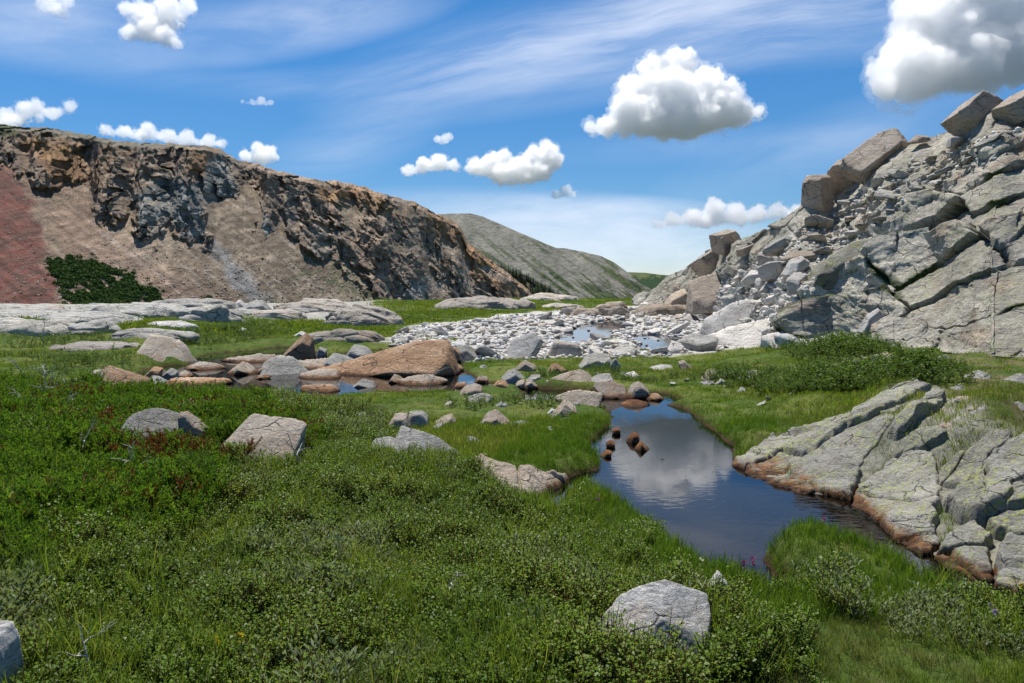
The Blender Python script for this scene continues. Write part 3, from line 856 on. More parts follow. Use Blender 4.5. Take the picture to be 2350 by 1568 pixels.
def rand_planes(rs, n, sx, sy, sz, flat=False):
    out = []
    for s in (-1, 1):
        for ax, L in ((0, sx), (1, sy), (2, sz)):
            v = np.zeros(3); v[ax] = s
            v += rs.normal(0, .22, 3)
            v /= np.linalg.norm(v)
            out.append((*v, L*rs.uniform(.82, 1.05)))
    for i in range(n):
        v = rs.normal(0, 1, 3); v /= np.linalg.norm(v)
        ext = math.sqrt((v[0]*sx)**2 + (v[1]*sy)**2 + (v[2]*sz)**2)
        out.append((*v, ext*rs.uniform(.86, 1.12)))
    return out

def hull2(pts):
    P = sorted(set(map(tuple, pts)))
    def half(Q):
        o = []
        for q in Q:
            while len(o) > 1 and (o[-1][0]-o[-2][0])*(q[1]-o[-2][1]) - (o[-1][1]-o[-2][1])*(q[0]-o[-2][0]) <= 0: o.pop()
            o.append(q)
        return o
    a = half(P); b = half(P[::-1])
    return a[:-1] + b[:-1]          # counter-clockwise

def rock_from(name, poly, mat, label, cat='boulder', group=None, depth=None, thick=.7, tilt=22, front=22, sink=.15, rough=.022, p=44, chip=.03, seed=None, sub=5, base=None, fx=0.0, lift=0.0, extra=(), trim=True):
    """a boulder with a noted outline: each edge of the outline becomes a face of a solid with its own depth.
    tilt: how far the upper faces lean towards us; front: how far the near face leans back; fx: turn of the near face"""
    poly = [(float(a), float(b)) for a, b in poly]
    if group in ('boulders in and round the tarn', 'stones of the stream crossing', 'rocks lying in the foreground scrub') and trim and 'banded' not in label:
        g_x, g_y = (min(q[0] for q in poly) + max(q[0] for q in poly))/2, max(q[1] for q in poly)
        poly = [(g_x + (a - g_x)*1.14, g_y + (b - g_y)*1.12) for a, b in poly]
    seed = zlib.crc32(label.encode()) % 1000 if seed is None else seed
    xs = [q[0] for q in poly]; ys = [q[1] for q in poly]
    if depth is None:
        bx = base if base is not None else (min(xs) + max(xs))/2
        _, d, _ = ground_at(bx, max(ys) - .12*(max(ys) - min(ys)), lift)
        depth = float(d[0])
    wpx = max(xs) - min(xs); hpx = max(ys) - min(ys)
    _, el = rays(np.mean(xs), np.mean(ys))
    dep = max(-float(el), .015)
    half = min(thick*wpx*depth/F/2, .38*hpx*depth/F/dep)
    Yc = depth + half*.75
    H2 = hull2([(a, -b) for a, b in poly])
    H = []
    for a, b in H2:
        wv_ = np.clip((max(ys) + b)/hpx, 0, 1)
        yy_ = depth + half*1.35*min(1, wv_*1.3)
        x, y, z = at_depth(a, -b, yy_)
        H.append((float(x), float(yy_), float(z)))
    zmin = min(q[2] for q in H); zmax = max(q[2] for q in H)
    hgt = max(zmax - zmin, .04)
    cx_ = (min(q[0] for q in H) + max(q[0] for q in H))/2
    cz_ = zmin*.72 + zmax*.28
    o = np.array([cx_, Yc, cz_])
    planes = []
    for i in range(len(H)):
        a = np.array(H[i]); b = np.array(H[(i + 1) % len(H)])
        e = b - a
        L_ = np.linalg.norm(e)
        if L_ < 1e-5: continue
        n = np.array([e[2], 0, -e[0]])
        if np.linalg.norm(n) < 1e-9: continue
        n /= np.linalg.norm(n)
        mid = (a + b)/2 - o
        if n[2] < -.5 and (a[2] + b[2])/2 < zmin + .45*hgt:      # under-side: sunk
            planes.append((n[0]*.5, 0, n[2], max(float(n @ mid), .05*hgt) + sink*hgt + .02 + lift*1.6)); continue
        tl = math.tan(math.radians(tilt))
        for k in range(8):
            n3 = n + np.array([0, -tl*max(0, n[2]), 0])
            n3 -= e*(n3 @ e)/(L_*L_)
            n3 /= np.linalg.norm(n3)
            d = float(n3 @ mid)
            if d > .16*hgt: break
            tl *= .65
        planes.append((*n3, max(d, .1*hgt)))
    xs3 = [(q[0] - cx_, q[1] - Yc, q[2] - cz_) for q in H]
    fr = math.radians(front)
    planes.append((fx, -math.cos(fr), math.sin(fr), half))
    planes.append((-fx*.5, 1, .15, half))
    for v in extra:
        w_ = np.array(v[:3], float); w_ /= np.linalg.norm(w_)
        ext = max((np.array([q[0], -half, q[2]]) @ w_) for q in xs3)
        planes.append((*w_, max(ext*v[3], .1*hgt)))
    rs = np.random.RandomState(seed)
    for k in range(4 if p > 20 else 3):                      # a few broken corners
        v = np.array([rs.uniform(-1, 1), -rs.uniform(.3, 1), rs.uniform(-.2, .9)]); v /= np.linalg.norm(v)
        ext = max((np.array(q) @ v) for q in xs3)*.5 + max((np.array([q[0], -half, q[2]]) @ v) for q in xs3)*.5
        planes.append((*v, max(ext*rs.uniform(.84, .97), .1*hgt)))
    size = max(hgt, wpx*depth/F)*.5
    Vv, f = solid(planes, sub, p, rough, 3.0, seed, size, chip)
    # trim to the noted outline: width and crest as seen from the tripod
    yb_ = max(ys) - .3*hpx
    tt_ = np.linspace(0, 1, 30)[:, None]
    ep = np.concatenate([np.array(poly[i]) + (np.array(poly[(i + 1) % len(poly)]) - np.array(poly[i]))*tt_ for i in range(len(poly))])
    ep = ep[ep[:, 1] <= yb_ + .5]
    pa, pb = ep[:, 0].min(), ep[:, 0].max()
    for it in range(4 if trim else 0):
        wx_, wy_, wz_ = Vv[:, 0] + cx_, Vv[:, 1] + Yc, Vv[:, 2] + cz_
        dep_ = wy_*CP - (wz_ - EYE)*SP
        u_ = PW/2 + F*wx_/dep_
        v_ = PH/2 - F*(wy_*SP + (wz_ - EYE)*CP)/dep_
        vis = v_ < yb_
        if vis.sum() < 8:
            Vv[:, 2] *= 1.3
            continue
        ua, ub, va = u_[vis].min(), u_[vis].max(), v_[vis].min()
        kx = np.clip((pb - pa)/(ub - ua), .7, 1.4)
        Vv[:, 0] = Vv[:, 0]*kx
        cx_ += ((pa + pb) - (ub + ua))/2*depth/F
        kz = np.clip(hpx/max(max(ys) - va, 1), .7, 1.4)
        up = Vv[:, 2] > Vv[vis][:, 2].min() - .3*hgt
        zb_ = Vv[vis][:, 2].min() - .3*hgt
        Vv[:, 2] = np.where(Vv[:, 2] > zb_, zb_ + (Vv[:, 2] - zb_)*kz, Vv[:, 2])
    me = new_mesh(name, Vv, f, True)
    return link(name, me, mat, label, cat, group, loc=(cx_, Yc, cz_))

M_GREY = rock_mat('grey_granite', (.22, .218, .21), (.35, .345, .33), (.49, .48, .46), 2.2, lichen=.25, black=.55, streak=.8)
M_TAN = rock_mat('tan_granite', (.34, .285, .22), (.46, .395, .32), (.57, .51, .43), 2.0, black=.35, warm=.5, streak=.6)
M_RUST = rock_mat('rusty_granite', (.32, .19, .11), (.47, .295, .18), (.56, .42, .30), 1.4, black=.25, warm=.6, stain=True, streak=.7, lichen=.1)
M_POND = rock_mat('pond_granite', (.29, .25, .20), (.42, .36, .29), (.54, .49, .42), 2.0, black=.5, warm=.35, stain=True, streak=.5)
M_SLAB = rock_mat('lichen_slab', (.22, .215, .185), (.33, .322, .28), (.45, .44, .395), 2.0, lichen=1.0, black=1.0, stain=True, streak=.6, warm=.12)
M_WHITE = rock_mat('pale_rubble', (.48, .46, .43), (.64, .62, .585), (.78, .76, .725), 1.6, black=.2, streak=.35, warm=.12)
M_BED = rock_mat('bedrock', (.36, .35, .32), (.51, .50, .46), (.63, .62, .575), .9, lichen=.12, black=.3, streak=.7)
M_BEDT = rock_mat('tan_bedrock', (.36, .325, .275), (.50, .46, .40), (.6, .565, .51), .9, black=.25, streak=.6, warm=.2)
M_HERO = rock_mat('banded_gneiss', (.42, .42, .42), (.60, .60, .59), (.76, .75, .73), 2.6, lichen=.12, black=.35, streak=1.0, warm=.25)
M_DARKR = rock_mat('red_rock', (.16, .06, .03), (.26, .10, .04), (.36, .17, .08), 3., stain=True)
M_SKYR = rock_mat('skyline_granite', (.35, .285, .235), (.49, .405, .335), (.60, .52, .445), 1.2, lichen=.2, black=.3, streak=.4)

G_POND = 'boulders in and round the tarn'
R = rock_from
# --- round the tarn
R('boulder', [(312, 846), (318, 800), (345, 776), (385, 789), (437, 814), (440, 832), (400, 842), (330, 850)], M_TAN, 'big tan wedge boulder with dark overhung side at the left end of the tarn', group=G_POND, front=-12, fx=.35, tilt=30, thick=.8)
R('boulder', [(195, 895), (240, 862), (290, 845), (325, 862), (340, 884), (300, 894), (215, 898)], M_RUST, 'low orange brown whale-backed boulder just below the big tan wedge boulder', group=G_POND, front=15, tilt=35, p=10)
R('boulder', [(388, 882), (402, 868), (500, 868), (524, 881), (470, 890), (392, 891)], M_RUST, 'long flat orange slab lying in the tarn in front of the tan wedge boulder', group=G_POND, tilt=35, p=12, thick=.5)
R('boulder', [(526, 857), (562, 833), (583, 846), (588, 858), (560, 864)], M_POND, 'small pale wedge rock standing alone in the tarn left of the grey leaning block', group=G_POND, front=5, fx=.3)
R('boulder', [(428, 848), (465, 832), (490, 838), (512, 847), (470, 852)], M_POND, 'thin brown slab awash in the tarn behind the long flat slab', group=G_POND, thick=.5)
R('boulder', [(513, 824), (545, 817), (600, 815), (642, 824), (620, 836), (540, 834)], M_POND, 'long low tan slab at the back edge of the tarn', group=G_POND, tilt=35, thick=.4)
R('boulder', [(645, 826), (690, 780), (705, 772), (720, 784), (718, 815), (690, 832), (660, 838)], M_RUST, 'pointed orange boulder standing up behind the grey leaning block', group=G_POND, front=8, fx=.4, tilt=24)
R('boulder', [(604, 846), (640, 820), (690, 828), (697, 850), (680, 866), (645, 862)], M_GREY, 'grey leaning block with a dark undercut standing in the tarn', group=G_POND, front=-8, fx=.2, tilt=40)
R('boulder', [(688, 828), (775, 824), (802, 846), (770, 853), (700, 851)], M_POND, 'squat brownish rock between the grey leaning block and the great orange boulder', group=G_POND, tilt=30)
R('boulder', [(688, 869), (720, 850), (775, 849), (777, 866), (720, 875)], M_POND, 'oval pale slab in the tarn below the squat brownish rock', group=G_POND, tilt=38, p=12)
R('boulder', [(745, 838), (768, 815), (812, 824), (832, 845), (790, 852)], M_GREY, 'bluish grey rounded boulder tucked behind the left tip of the great orange boulder', group=G_POND, p=10)
R('boulder', [(795, 818), (812, 796), (848, 800), (860, 820), (832, 836)], M_GREY, 'grey rounded boulder above the left tip of the great orange boulder', group=G_POND, p=12, fx=-.2)
R('boulder', [(788, 869), (850, 831), (930, 790), (1028, 784), (1040, 800), (1043, 822), (985, 857), (900, 867), (830, 874)], M_RUST, 'great orange lichen-streaked boulder lying across the end of the tarn', group=G_POND, tilt=36, front=30, thick=.38, p=30, sub=6, rough=.018, trim=False)
R('boulder', [(990, 857), (1035, 826), (1060, 846), (1050, 857), (1020, 861)], M_RUST, 'orange chunk split from the lower right end of the great boulder', group=G_POND, thick=.8)
R('boulder', [(1036, 822), (1042, 800), (1054, 808), (1060, 828), (1050, 836)], M_RUST, 'upright orange sliver split from the upper right end of the great boulder', group=G_POND, thick=.8)
R('boulder', [(1050, 800), (1075, 795), (1100, 815), (1112, 830), (1080, 832), (1052, 826)], M_GREY, 'dark grey angular block leaning at the right end of the great boulder', group=G_POND, fx=.2, front=5)
R('boulder', [(694, 894), (730, 884), (768, 884), (776, 893), (720, 904)], M_RUST, 'flat orange rock at the near shore of the tarn', group=G_POND, p=10, tilt=35, thick=.5)
R('boulder', [(920, 881), (945, 865), (1003, 862), (1021, 873), (1000, 889), (948, 889)], M_POND, 'mottled pale slab at the near shore below the great orange boulder', group=G_POND, tilt=40, thick=.5)
R('boulder', [(890, 882), (906, 861), (925, 868), (934, 881)], M_POND, 'small tan pointed rock on the shore below the great orange boulder', group=G_POND)
R('boulder', [(812, 890), (832, 872), (860, 882), (862, 892)], M_GREY, 'small grey rock half hidden in the shore grass of the tarn', group=G_POND)
R('boulder', [(340, 880), (362, 868), (372, 850), (350, 845), (330, 862)], M_RUST, 'reddish rock jammed behind the whale-backed boulder', group=G_POND, p=12)
R('boulder', [(338, 878), (350, 864), (372, 866), (382, 874), (370, 885)], M_GREY, 'small bluish grey rock right of the whale-backed boulder', group=G_POND, p=12)
R('boulder', [(372, 876), (375, 860), (392, 848), (410, 854), (408, 868), (392, 876)], M_GREY, 'purplish grey blocky rock below the dark side of the tan wedge boulder', group=G_POND)
R('boulder', [(405, 870), (412, 858), (430, 852), (442, 860), (430, 870)], M_POND, 'small pale rock behind the long flat slab', group=G_POND)
R('boulder', [(165, 880), (172, 866), (200, 868), (225, 872), (228, 880), (200, 886)], M_TAN, 'tan slab at the left foot of the whale-backed boulder', group=G_POND, tilt=35)
R('boulder', [(208, 868), (215, 852), (230, 850), (245, 862), (238, 872)], M_TAN, 'small tan rock standing behind the tan slab', group=G_POND)
R('boulder', [(90, 888), (110, 876), (128, 880), (122, 890)], M_TAN, 'low tan rock in the grass left of the grey block', group=G_POND, p=12)
R('boulder', [(128, 884), (134, 872), (152, 872), (158, 884), (145, 890)], M_GREY, 'small grey block between two tan rocks at the left shore', group=G_POND)
R('boulder', [(40, 890), (52, 876), (66, 884), (58, 892)], M_RUST, 'small brown rock above the small pool at the left edge', group=G_POND)
R('boulder', [(12, 908), (24, 896), (40, 898), (46, 906), (30, 912)], M_RUST, 'orange round rock in the small pool at the left edge', group=G_POND, p=10)
R('boulder', [(590, 868), (612, 858), (622, 862), (610, 872)], M_POND, 'tiny dark rock at the foot of the pale wedge rock', group=G_POND)
R('boulder', [(600, 860), (590, 850), (608, 842), (618, 856)], M_POND, 'small tan rock left of the grey leaning block', group=G_POND)
R('boulder', [(668, 800), (680, 796), (690, 806), (676, 812)], M_GREY, 'small grey flake behind the pointed orange boulder', group=G_POND)
R('boulder', [(580, 818), (600, 812), (618, 818), (600, 824)], M_GREY, 'little grey rock at the grassy back shore of the tarn', group=G_POND)
R('boulder', [(728, 812), (735, 798), (750, 805), (746, 818)], M_GREY, 'upright grey splinter of rock right of the pointed orange boulder', group=G_POND)

# --- stones of the channel and the meadow round it
G_CH = 'stones of the stream crossing'
R('boulder', [(1184, 853), (1192, 838), (1204, 829), (1228, 846), (1224, 855)], M_TAN, 'pale cream pointed rock on the turf above the channel', group=G_CH)
R('boulder', [(1259, 850), (1264, 840), (1280, 836), (1300, 850), (1292, 860), (1268, 861)], M_RUST, 'blocky orange rock on the turf above the channel', group=G_CH)
R('boulder', [(1150, 876), (1165, 855), (1185, 849), (1203, 866), (1195, 880)], M_GREY, 'mottled grey rock with a lichen top beside the channel', group=G_CH)
R('boulder', [(1211, 873), (1218, 862), (1238, 861), (1240, 872), (1225, 876)], M_GREY, 'small grey rock behind the tan pair at the channel', group=G_CH)
R('boulder', [(1132, 888), (1140, 876), (1160, 874), (1165, 886), (1150, 891)], M_RUST, 'rounded rusty stone at the edge of the channel', group=G_CH, p=9)
R('boulder', [(1092, 876), (1100, 864), (1118, 866), (1122, 878), (1104, 881)], M_POND, 'grey brown stone at the dark bank of the channel', group=G_CH)
R('boulder', [(1178, 894), (1186, 880), (1203, 873), (1207, 886), (1196, 897)], M_POND, 'dark split rock left of the tan pair in the channel', group=G_CH, fx=-.3)
R('boulder', [(1203, 897), (1208, 878), (1222, 873), (1234, 886), (1228, 898)], M_POND, 'tan upright rock with a rusty foot in the channel', group=G_CH)
R('boulder', [(1238, 890), (1262, 868), (1322, 853), (1352, 866), (1366, 888), (1330, 899), (1255, 898)], M_POND, 'large brown boulder dipping into the channel', group=G_CH, tilt=38, thick=.5, sub=6)
R('boulder', [(1352, 876), (1362, 862), (1398, 859), (1404, 872), (1375, 880)], M_GREY, 'pale grey rock behind the right end of the large brown boulder', group=G_CH, tilt=40)
R('boulder', [(1366, 892), (1372, 880), (1400, 878), (1432, 897), (1434, 912), (1410, 920), (1380, 908)], M_POND, 'speckled pale boulder with an orange foot between channel and pool', group=G_CH, tilt=35)
R('boulder', [(1440, 906), (1444, 888), (1462, 880), (1482, 894), (1490, 910), (1470, 920), (1450, 918)], M_POND, 'rounded speckled boulder with an orange foot at the head of the pool', group=G_CH, p=12)
R('boulder', [(1424, 932), (1434, 920), (1470, 919), (1488, 928), (1480, 937), (1440, 938)], M_DARKR, 'flat red brown stone lying in the head of the pool', group=G_CH, p=10, tilt=35)
R('boulder', [(1486, 918), (1492, 906), (1508, 904), (1522, 916), (1510, 922)], M_RUST, 'small orange stone at the dark turf bank', group=G_CH, p=9)
R('boulder', [(1278, 914), (1290, 902), (1320, 898), (1378, 906), (1374, 922), (1340, 934), (1296, 930)], M_POND, 'long flat lichen-topped boulder with an orange belly in the channel', group=G_CH, tilt=42, thick=.5)
R('boulder', [(1268, 955), (1278, 938), (1292, 921), (1318, 940), (1322, 952), (1300, 962)], M_TAN, 'tan pyramid-shaped rock on the bright turf by the pool', group=G_CH, fx=-.25)
R('boulder', [(1056, 903), (1066, 888), (1090, 883), (1104, 890), (1102, 906), (1075, 910)], M_TAN, 'cream block on the tip of turf beside the tarn outlet', group=G_CH, p=14)
R('boulder', [(1066, 922), (1078, 910), (1108, 904), (1130, 913), (1110, 922), (1080, 926)], M_GREY, 'flat pale grey rock in the turf below the cream block', group=G_CH, tilt=45)
R('boulder', [(1043, 888), (1050, 879), (1068, 878), (1072, 888), (1058, 892)], M_RUST, 'small orange stone in the outlet of the tarn', group=G_CH, p=9)
R('boulder', [(1107, 968), (1118, 950), (1140, 944), (1160, 960), (1176, 980), (1130, 984)], M_TAN, 'brown flaky rock in the turf left of the pool', group=G_CH)
R('boulder', [(892, 975), (905, 955), (935, 952), (942, 985), (915, 994)], M_TAN, 'rough white and brown rock in the turf, left of its grey neighbour', group=G_CH, fx=-.2)
R('boulder', [(938, 985), (942, 950), (972, 948), (982, 960), (982, 990), (955, 996)], M_GREY, 'dark furrowed grey rock beside the rough white and brown rock', group=G_CH)
R('boulder', [(903, 1040), (926, 986), (950, 988), (990, 1002), (1035, 1030), (1054, 1056), (1020, 1062), (960, 1055)], M_GREY, 'large grey sloping boulder at the edge of the scrub', group=G_CH, tilt=35, thick=.6, fx=-.2, sub=6)
R('boulder', [(850, 1032), (862, 1012), (895, 1006), (915, 1022), (908, 1040), (880, 1042)], M_GREY, 'pale broken rock left of the large grey sloping boulder', group=G_CH)
R('boulder', [(995, 975), (1010, 962), (1040, 952), (1046, 960), (1012, 980)], M_TAN, 'thin brown ledge of rock in the turf', group=G_CH)
R('boulder', [(985, 985), (1000, 974), (1014, 972), (1010, 985), (992, 992)], M_GREY, 'small grey splinter at the left end of the thin ledge', group=G_CH)
R('boulder', [(1066, 1015), (1075, 1003), (1100, 1008), (1112, 1018), (1090, 1022)], M_GREY, 'small pale rock in the bright turf above the cream slab', group=G_CH)
R('boulder', [(816, 948), (836, 946), (866, 950), (868, 958), (830, 960)], M_GREY, 'dark grey rock sunk in the scrub near the tarn', group=G_CH)
R('boulder', [(1180, 972), (1195, 966), (1214, 968), (1210, 976)], M_GREY, 'tiny flat grey rock in the bright turf', group=G_CH)
R('boulder', [(1140, 930), (1150, 922), (1164, 928), (1160, 936)], M_GREY, 'tiny grey rock in the turf between outlet and channel', group=G_CH)
R('boulder', [(1258, 948), (1266, 938), (1276, 944), (1270, 952)], M_WHITE, 'tiny white rock left of the tan pyramid-shaped rock', group=G_CH)
G_RED = 'red stones standing in the pool'
for lab, pl_ in [('rounded orange stone in the middle of the pool', [(1437, 1008), (1442, 996), (1456, 992), (1468, 1000), (1466, 1014), (1450, 1020)]), ('dark red angular stone just right of the rounded orange stone', [(1456, 1028), (1470, 1012), (1490, 1026), (1480, 1038), (1464, 1038)]),
                 ('tiny red stone tip breaking the reflection of the cloud', [(1513, 1058), (1520, 1053), (1530, 1058)]), ('orange stone under the turf bank, highest of those at the bank', [(1404, 990), (1410, 982), (1424, 984), (1424, 998), (1408, 1000)]),
                 ('reddish stone under the turf bank, middle of those at the bank', [(1390, 1020), (1398, 1010), (1412, 1016), (1410, 1030), (1394, 1030)]), ('flat reddish stone low under the turf bank', [(1376, 1044), (1388, 1032), (1404, 1036), (1402, 1050), (1384, 1052)])]:
    R('pool_stone', pl_, M_DARKR, lab, 'stone', group=G_RED, p=8, sink=.4)

# --- stones in the right-hand meadow
G_ME = 'stones scattered in the right meadow'
R('boulder', [(1610, 868), (1616, 852), (1632, 846), (1650, 856), (1648, 870), (1628, 874)], M_TAN, 'cream and orange stone in the small cluster on the meadow', group=G_ME)
R('boulder', [(1658, 866), (1672, 850), (1684, 856), (1690, 868)], M_GREY, 'dark pointed stone in the small cluster on the meadow', group=G_ME)
R('boulder', [(1690, 868), (1705, 850), (1730, 848), (1745, 862), (1720, 872)], M_GREY, 'pale grey stone at the right of the small meadow cluster', group=G_ME)
R('boulder', [(1606, 880), (1618, 872), (1640, 874), (1636, 884)], M_GREY, 'flat grey stone below the cream and orange stone', group=G_ME)
R('boulder', [(1644, 878), (1652, 868), (1664, 874), (1660, 884)], M_WHITE, 'small white stone below the dark pointed stone', group=G_ME)
R('boulder', [(1562, 850), (1556, 830), (1570, 826), (1588, 846), (1580, 852)], M_TAN, 'upright tan slab at the meadow edge of the rubble', group=G_ME)
R('boulder', [(1330, 838), (1340, 818), (1365, 808), (1400, 812), (1404, 838), (1370, 850)], M_GREY, 'dark grey broken block at the near edge of the rubble', group=G_ME, fx=-.2, front=0)
R('boulder', [(1402, 856), (1400, 832), (1412, 822), (1424, 838), (1420, 856)], M_GREY, 'narrow grey block standing right of the dark broken block', group=G_ME)
R('boulder', [(1428, 866), (1436, 856), (1456, 852), (1466, 862), (1450, 868)], M_WHITE, 'pale rounded stone on the turf above the pool', group=G_ME)
R('boulder', [(1690, 900), (1700, 888), (1716, 892), (1712, 902)], M_GREY, 'little stone at the edge of the low willow patch', group=G_ME)
R('boulder', [(1490, 846), (1510, 836), (1540, 838), (1548, 850), (1515, 854)], M_WHITE, 'low pale stone between the rubble and the turf', group=G_ME)
R('rock_slab', [(1886, 846), (1930, 821), (2030, 808), (2058, 822), (2062, 842), (2040, 852), (1960, 855)], M_TAN, 'cream and orange slab lying in the green willow patch', 'slab', group=G_ME, tilt=40, thick=.5, p=14)
R('rock_slab', [(2062, 846), (2080, 826), (2130, 820), (2150, 834), (2110, 846)], M_GREY, 'grey rock right of the cream and orange slab', 'slab', group=G_ME)
for lab, a, b, ww, hh in [('grey stone uphill on the dry slope, below the cliff foot', 2160, 822, 50, 18), ('flat grey stone on the dry slope right of the willow', 2240, 862, 70, 26), ('grey stone at the right edge of the dry slope', 2330, 868, 60, 24), ('small grey stone between willow and dry slope', 2190, 892, 46, 14),
                          ('pale stone low on the dry slope', 2255, 940, 40, 20), ('flat brown slab lying above the lichen slabs', 2195, 978, 88, 20), ('small white stone beside the flat brown slab', 2240, 935, 34, 16), ('grey flake near the top of the long lichen slab', 2150, 905, 40, 14),
                          ('grey stone in the dry grass at the right edge', 2335, 930, 44, 18), ('grey half-buried stone above the flat brown slab', 2215, 915, 50, 14), ('rounded grey rock under the cliff foot at the right edge', 2300, 800, 60, 20)]:
    R('boulder', [(a - ww/2, b + hh/2), (a - ww*.3, b - hh*.4), (a + ww*.1, b - hh/2), (a + ww/2, b - hh*.05), (a + ww*.4, b + hh/2)], M_GREY if 'brown' not in lab else M_TAN, lab, group=G_ME, tilt=40, seed=int(a))

# --- rocks in the scrub close to us
G_SC = 'rocks lying in the foreground scrub'
R('boulder', [(272, 1030), (280, 1000), (298, 972), (330, 955), (370, 947), (405, 952), (445, 985), (440, 1012), (415, 1030), (340, 1036)], M_GREY, 'large rounded grey boulder in the juniper', group=G_SC, lift=.13, tilt=32, front=28, p=11, sub=6, sink=.5, thick=.7)
R('boulder', [(425, 1026), (412, 954), (432, 952), (462, 974), (472, 992), (465, 1008)], M_TAN, 'cream rock leaning against the right of the large rounded grey boulder', group=G_SC, lift=.13, sink=.4)
R('boulder', [(518, 1030), (540, 1005), (598, 960), (660, 985), (692, 1002), (684, 1022), (610, 1052), (540, 1050)], M_TAN, 'pale tan angular boulder with a flat sloping top in the juniper', group=G_SC, lift=.13, tilt=45, front=40, sub=6, sink=.5, p=30, thick=.7)
R('boulder', [(470, 1014), (485, 1000), (515, 1004), (540, 1012), (520, 1024)], M_TAN, 'small tan rock between the grey and the pale tan boulders', group=G_SC)
R('boulder', [(1374, 1410), (1380, 1388), (1425, 1358), (1480, 1330), (1522, 1338), (1562, 1368), (1632, 1396), (1632, 1418), (1560, 1440), (1490, 1470), (1420, 1446)], M_HERO, 'white and grey banded boulder in the scrub closest to us', group=G_SC, lift=.13, tilt=34, front=28, sub=6, sink=.5, p=70, rough=.03, chip=.05, thick=.45)
R('boulder', [(1624, 1342), (1640, 1308), (1652, 1316), (1672, 1340), (1650, 1350)], M_HERO, 'small white pointed stone on the turf behind the banded boulder', group=G_SC, lift=.13, sink=.5)
R('boulder', [(-70, 1560), (-60, 1450), (-20, 1436), (34, 1444), (46, 1480), (32, 1530), (20, 1568)], M_HERO, 'white grey rock cut off by the left edge close to us', group=G_SC, lift=.13, sink=.3, front=30)

# --- lichen-covered slabs that dip into the pool on the right
G_SL = 'lichen-covered slabs dipping into the pool'
def slab(label, pts, th=.22, mat=None, rim=.05, seed=0, lift=.05, name='rock_slab', group=G_SL, jag=.05, grow=.05):
    """a plate of bedrock lying on the land: outline noted on the photo, real thickness, top following the land"""
    P = zone(pts, lift*.8)
    lo = P.min(0) - grow - .06; hi = P.max(0) + grow + .06
    n = 150
    gx, gy = np.meshgrid(np.linspace(lo[0], hi[0], n), np.linspace(lo[1], hi[1], n))
    wob = jag*n2(gx, gy, 5, 3, seed + 300)
    s = poly_sd(gx, gy, P) + wob - grow
    g = np.maximum(gsample(GZ, gx, gy), -.08)
    f1, f2, cid, ox, oy = voronoi2(gx*.9 + seed, gy*1.3, seed + 310)
    body = lift + .09*(n2(gx, gy, .9, 3, seed + 320)) + .09*(cid - .5) + .09*ox*(cid - .5) - .07*np.exp(-((f2 - f1)/.02)**2) + .03*n2(gx, gy, 5, 5, seed + 330)
    edge = sstep(0, -rim, s)
    z = g - th + (th + body)*edge**.7
    z = np.where(s > 0, g - th - np.minimum(s, .1)*2, z)
    # smooth the land under the plate so that it reads as one flat face
    ff = grid_faces(n, n)
    keep = (s.ravel()[ff] < .03).any(1)
    ff = ff[keep]
    used = np.unique(ff)
    remap = -np.ones(n*n, int); remap[used] = np.arange(len(used))
    V = np.stack([gx.ravel(), gy.ravel(), z.ravel()], 1)[used]
    c0 = V.mean(0)
    return link(name, new_mesh(name, V - c0, remap[ff], True), mat or M_SLAB, label, 'slab', group, loc=tuple(c0))
slab('long lichen slab along the top of the rocks, its tip overhanging the pool', [(1676, 1050), (1760, 1004), (1880, 958), (1980, 920), (2050, 885), (2105, 864), (2142, 878), (2080, 905), (2000, 945), (1900, 985), (1790, 1030), (1710, 1062)], th=.25, seed=1, lift=.12, rim=.09)
slab('broad lichen slab sloping into the pool below the long slab', [(1700, 1075), (1720, 1062), (1800, 1034), (1900, 992), (2000, 950), (2070, 920), (2052, 960), (1985, 1040), (1958, 1128), (1945, 1150), (1890, 1146), (1780, 1120)], th=.25, seed=2, lift=.06, rim=.08)
slab('wide lichen slab with a yellow patch in the middle of the rocks', [(1946, 1140), (1975, 1105), (2040, 1060), (2110, 1030), (2150, 1042), (2160, 1110), (2150, 1200), (2155, 1240), (2120, 1262), (2060, 1232), (1990, 1168)], th=.3, seed=3, lift=.09, rim=.09)
slab('tilted grey slab high in the rocks beside a strip of grass', [(2060, 990), (2090, 965), (2150, 925), (2165, 905), (2150, 890), (2120, 915), (2075, 950), (2040, 985)], th=.2, seed=4, lift=.1)
slab('lichen slab above the wide slab with the yellow patch', [(2055, 1038), (2075, 1010), (2150, 975), (2170, 990), (2120, 1020)], th=.2, seed=5, lift=.09)
slab('curved grey slab with a dark end at the right of the rocks', [(2155, 1120), (2160, 1075), (2200, 1040), (2260, 1010), (2330, 998), (2320, 1020), (2270, 1050), (2258, 1110), (2262, 1180), (2210, 1170)], th=.35, seed=6, lift=.17)
slab('big blocky lichen slab cut by the right edge of the photo', [(2268, 1170), (2264, 1110), (2280, 1055), (2340, 1015), (2450, 1000), (2480, 1100), (2360, 1150)], th=.35, seed=7, lift=.2)
slab('lichen slab under the big blocky slab at the right edge', [(2275, 1185), (2360, 1155), (2480, 1110), (2490, 1190), (2340, 1230), (2290, 1210)], th=.3, seed=8, lift=.12)
slab('low lichen slab with a rusty foot right of the wide slab', [(2146, 1262), (2160, 1240), (2235, 1194), (2275, 1225), (2284, 1310), (2240, 1312), (2190, 1290)], th=.3, seed=9, lift=.1, rim=.08)
slab('small rounded lichen slab at the right edge of the stream', [(2290, 1318), (2284, 1260), (2310, 1238), (2400, 1240), (2420, 1340), (2340, 1340)], th=.3, seed=10, lift=.14, rim=.08)

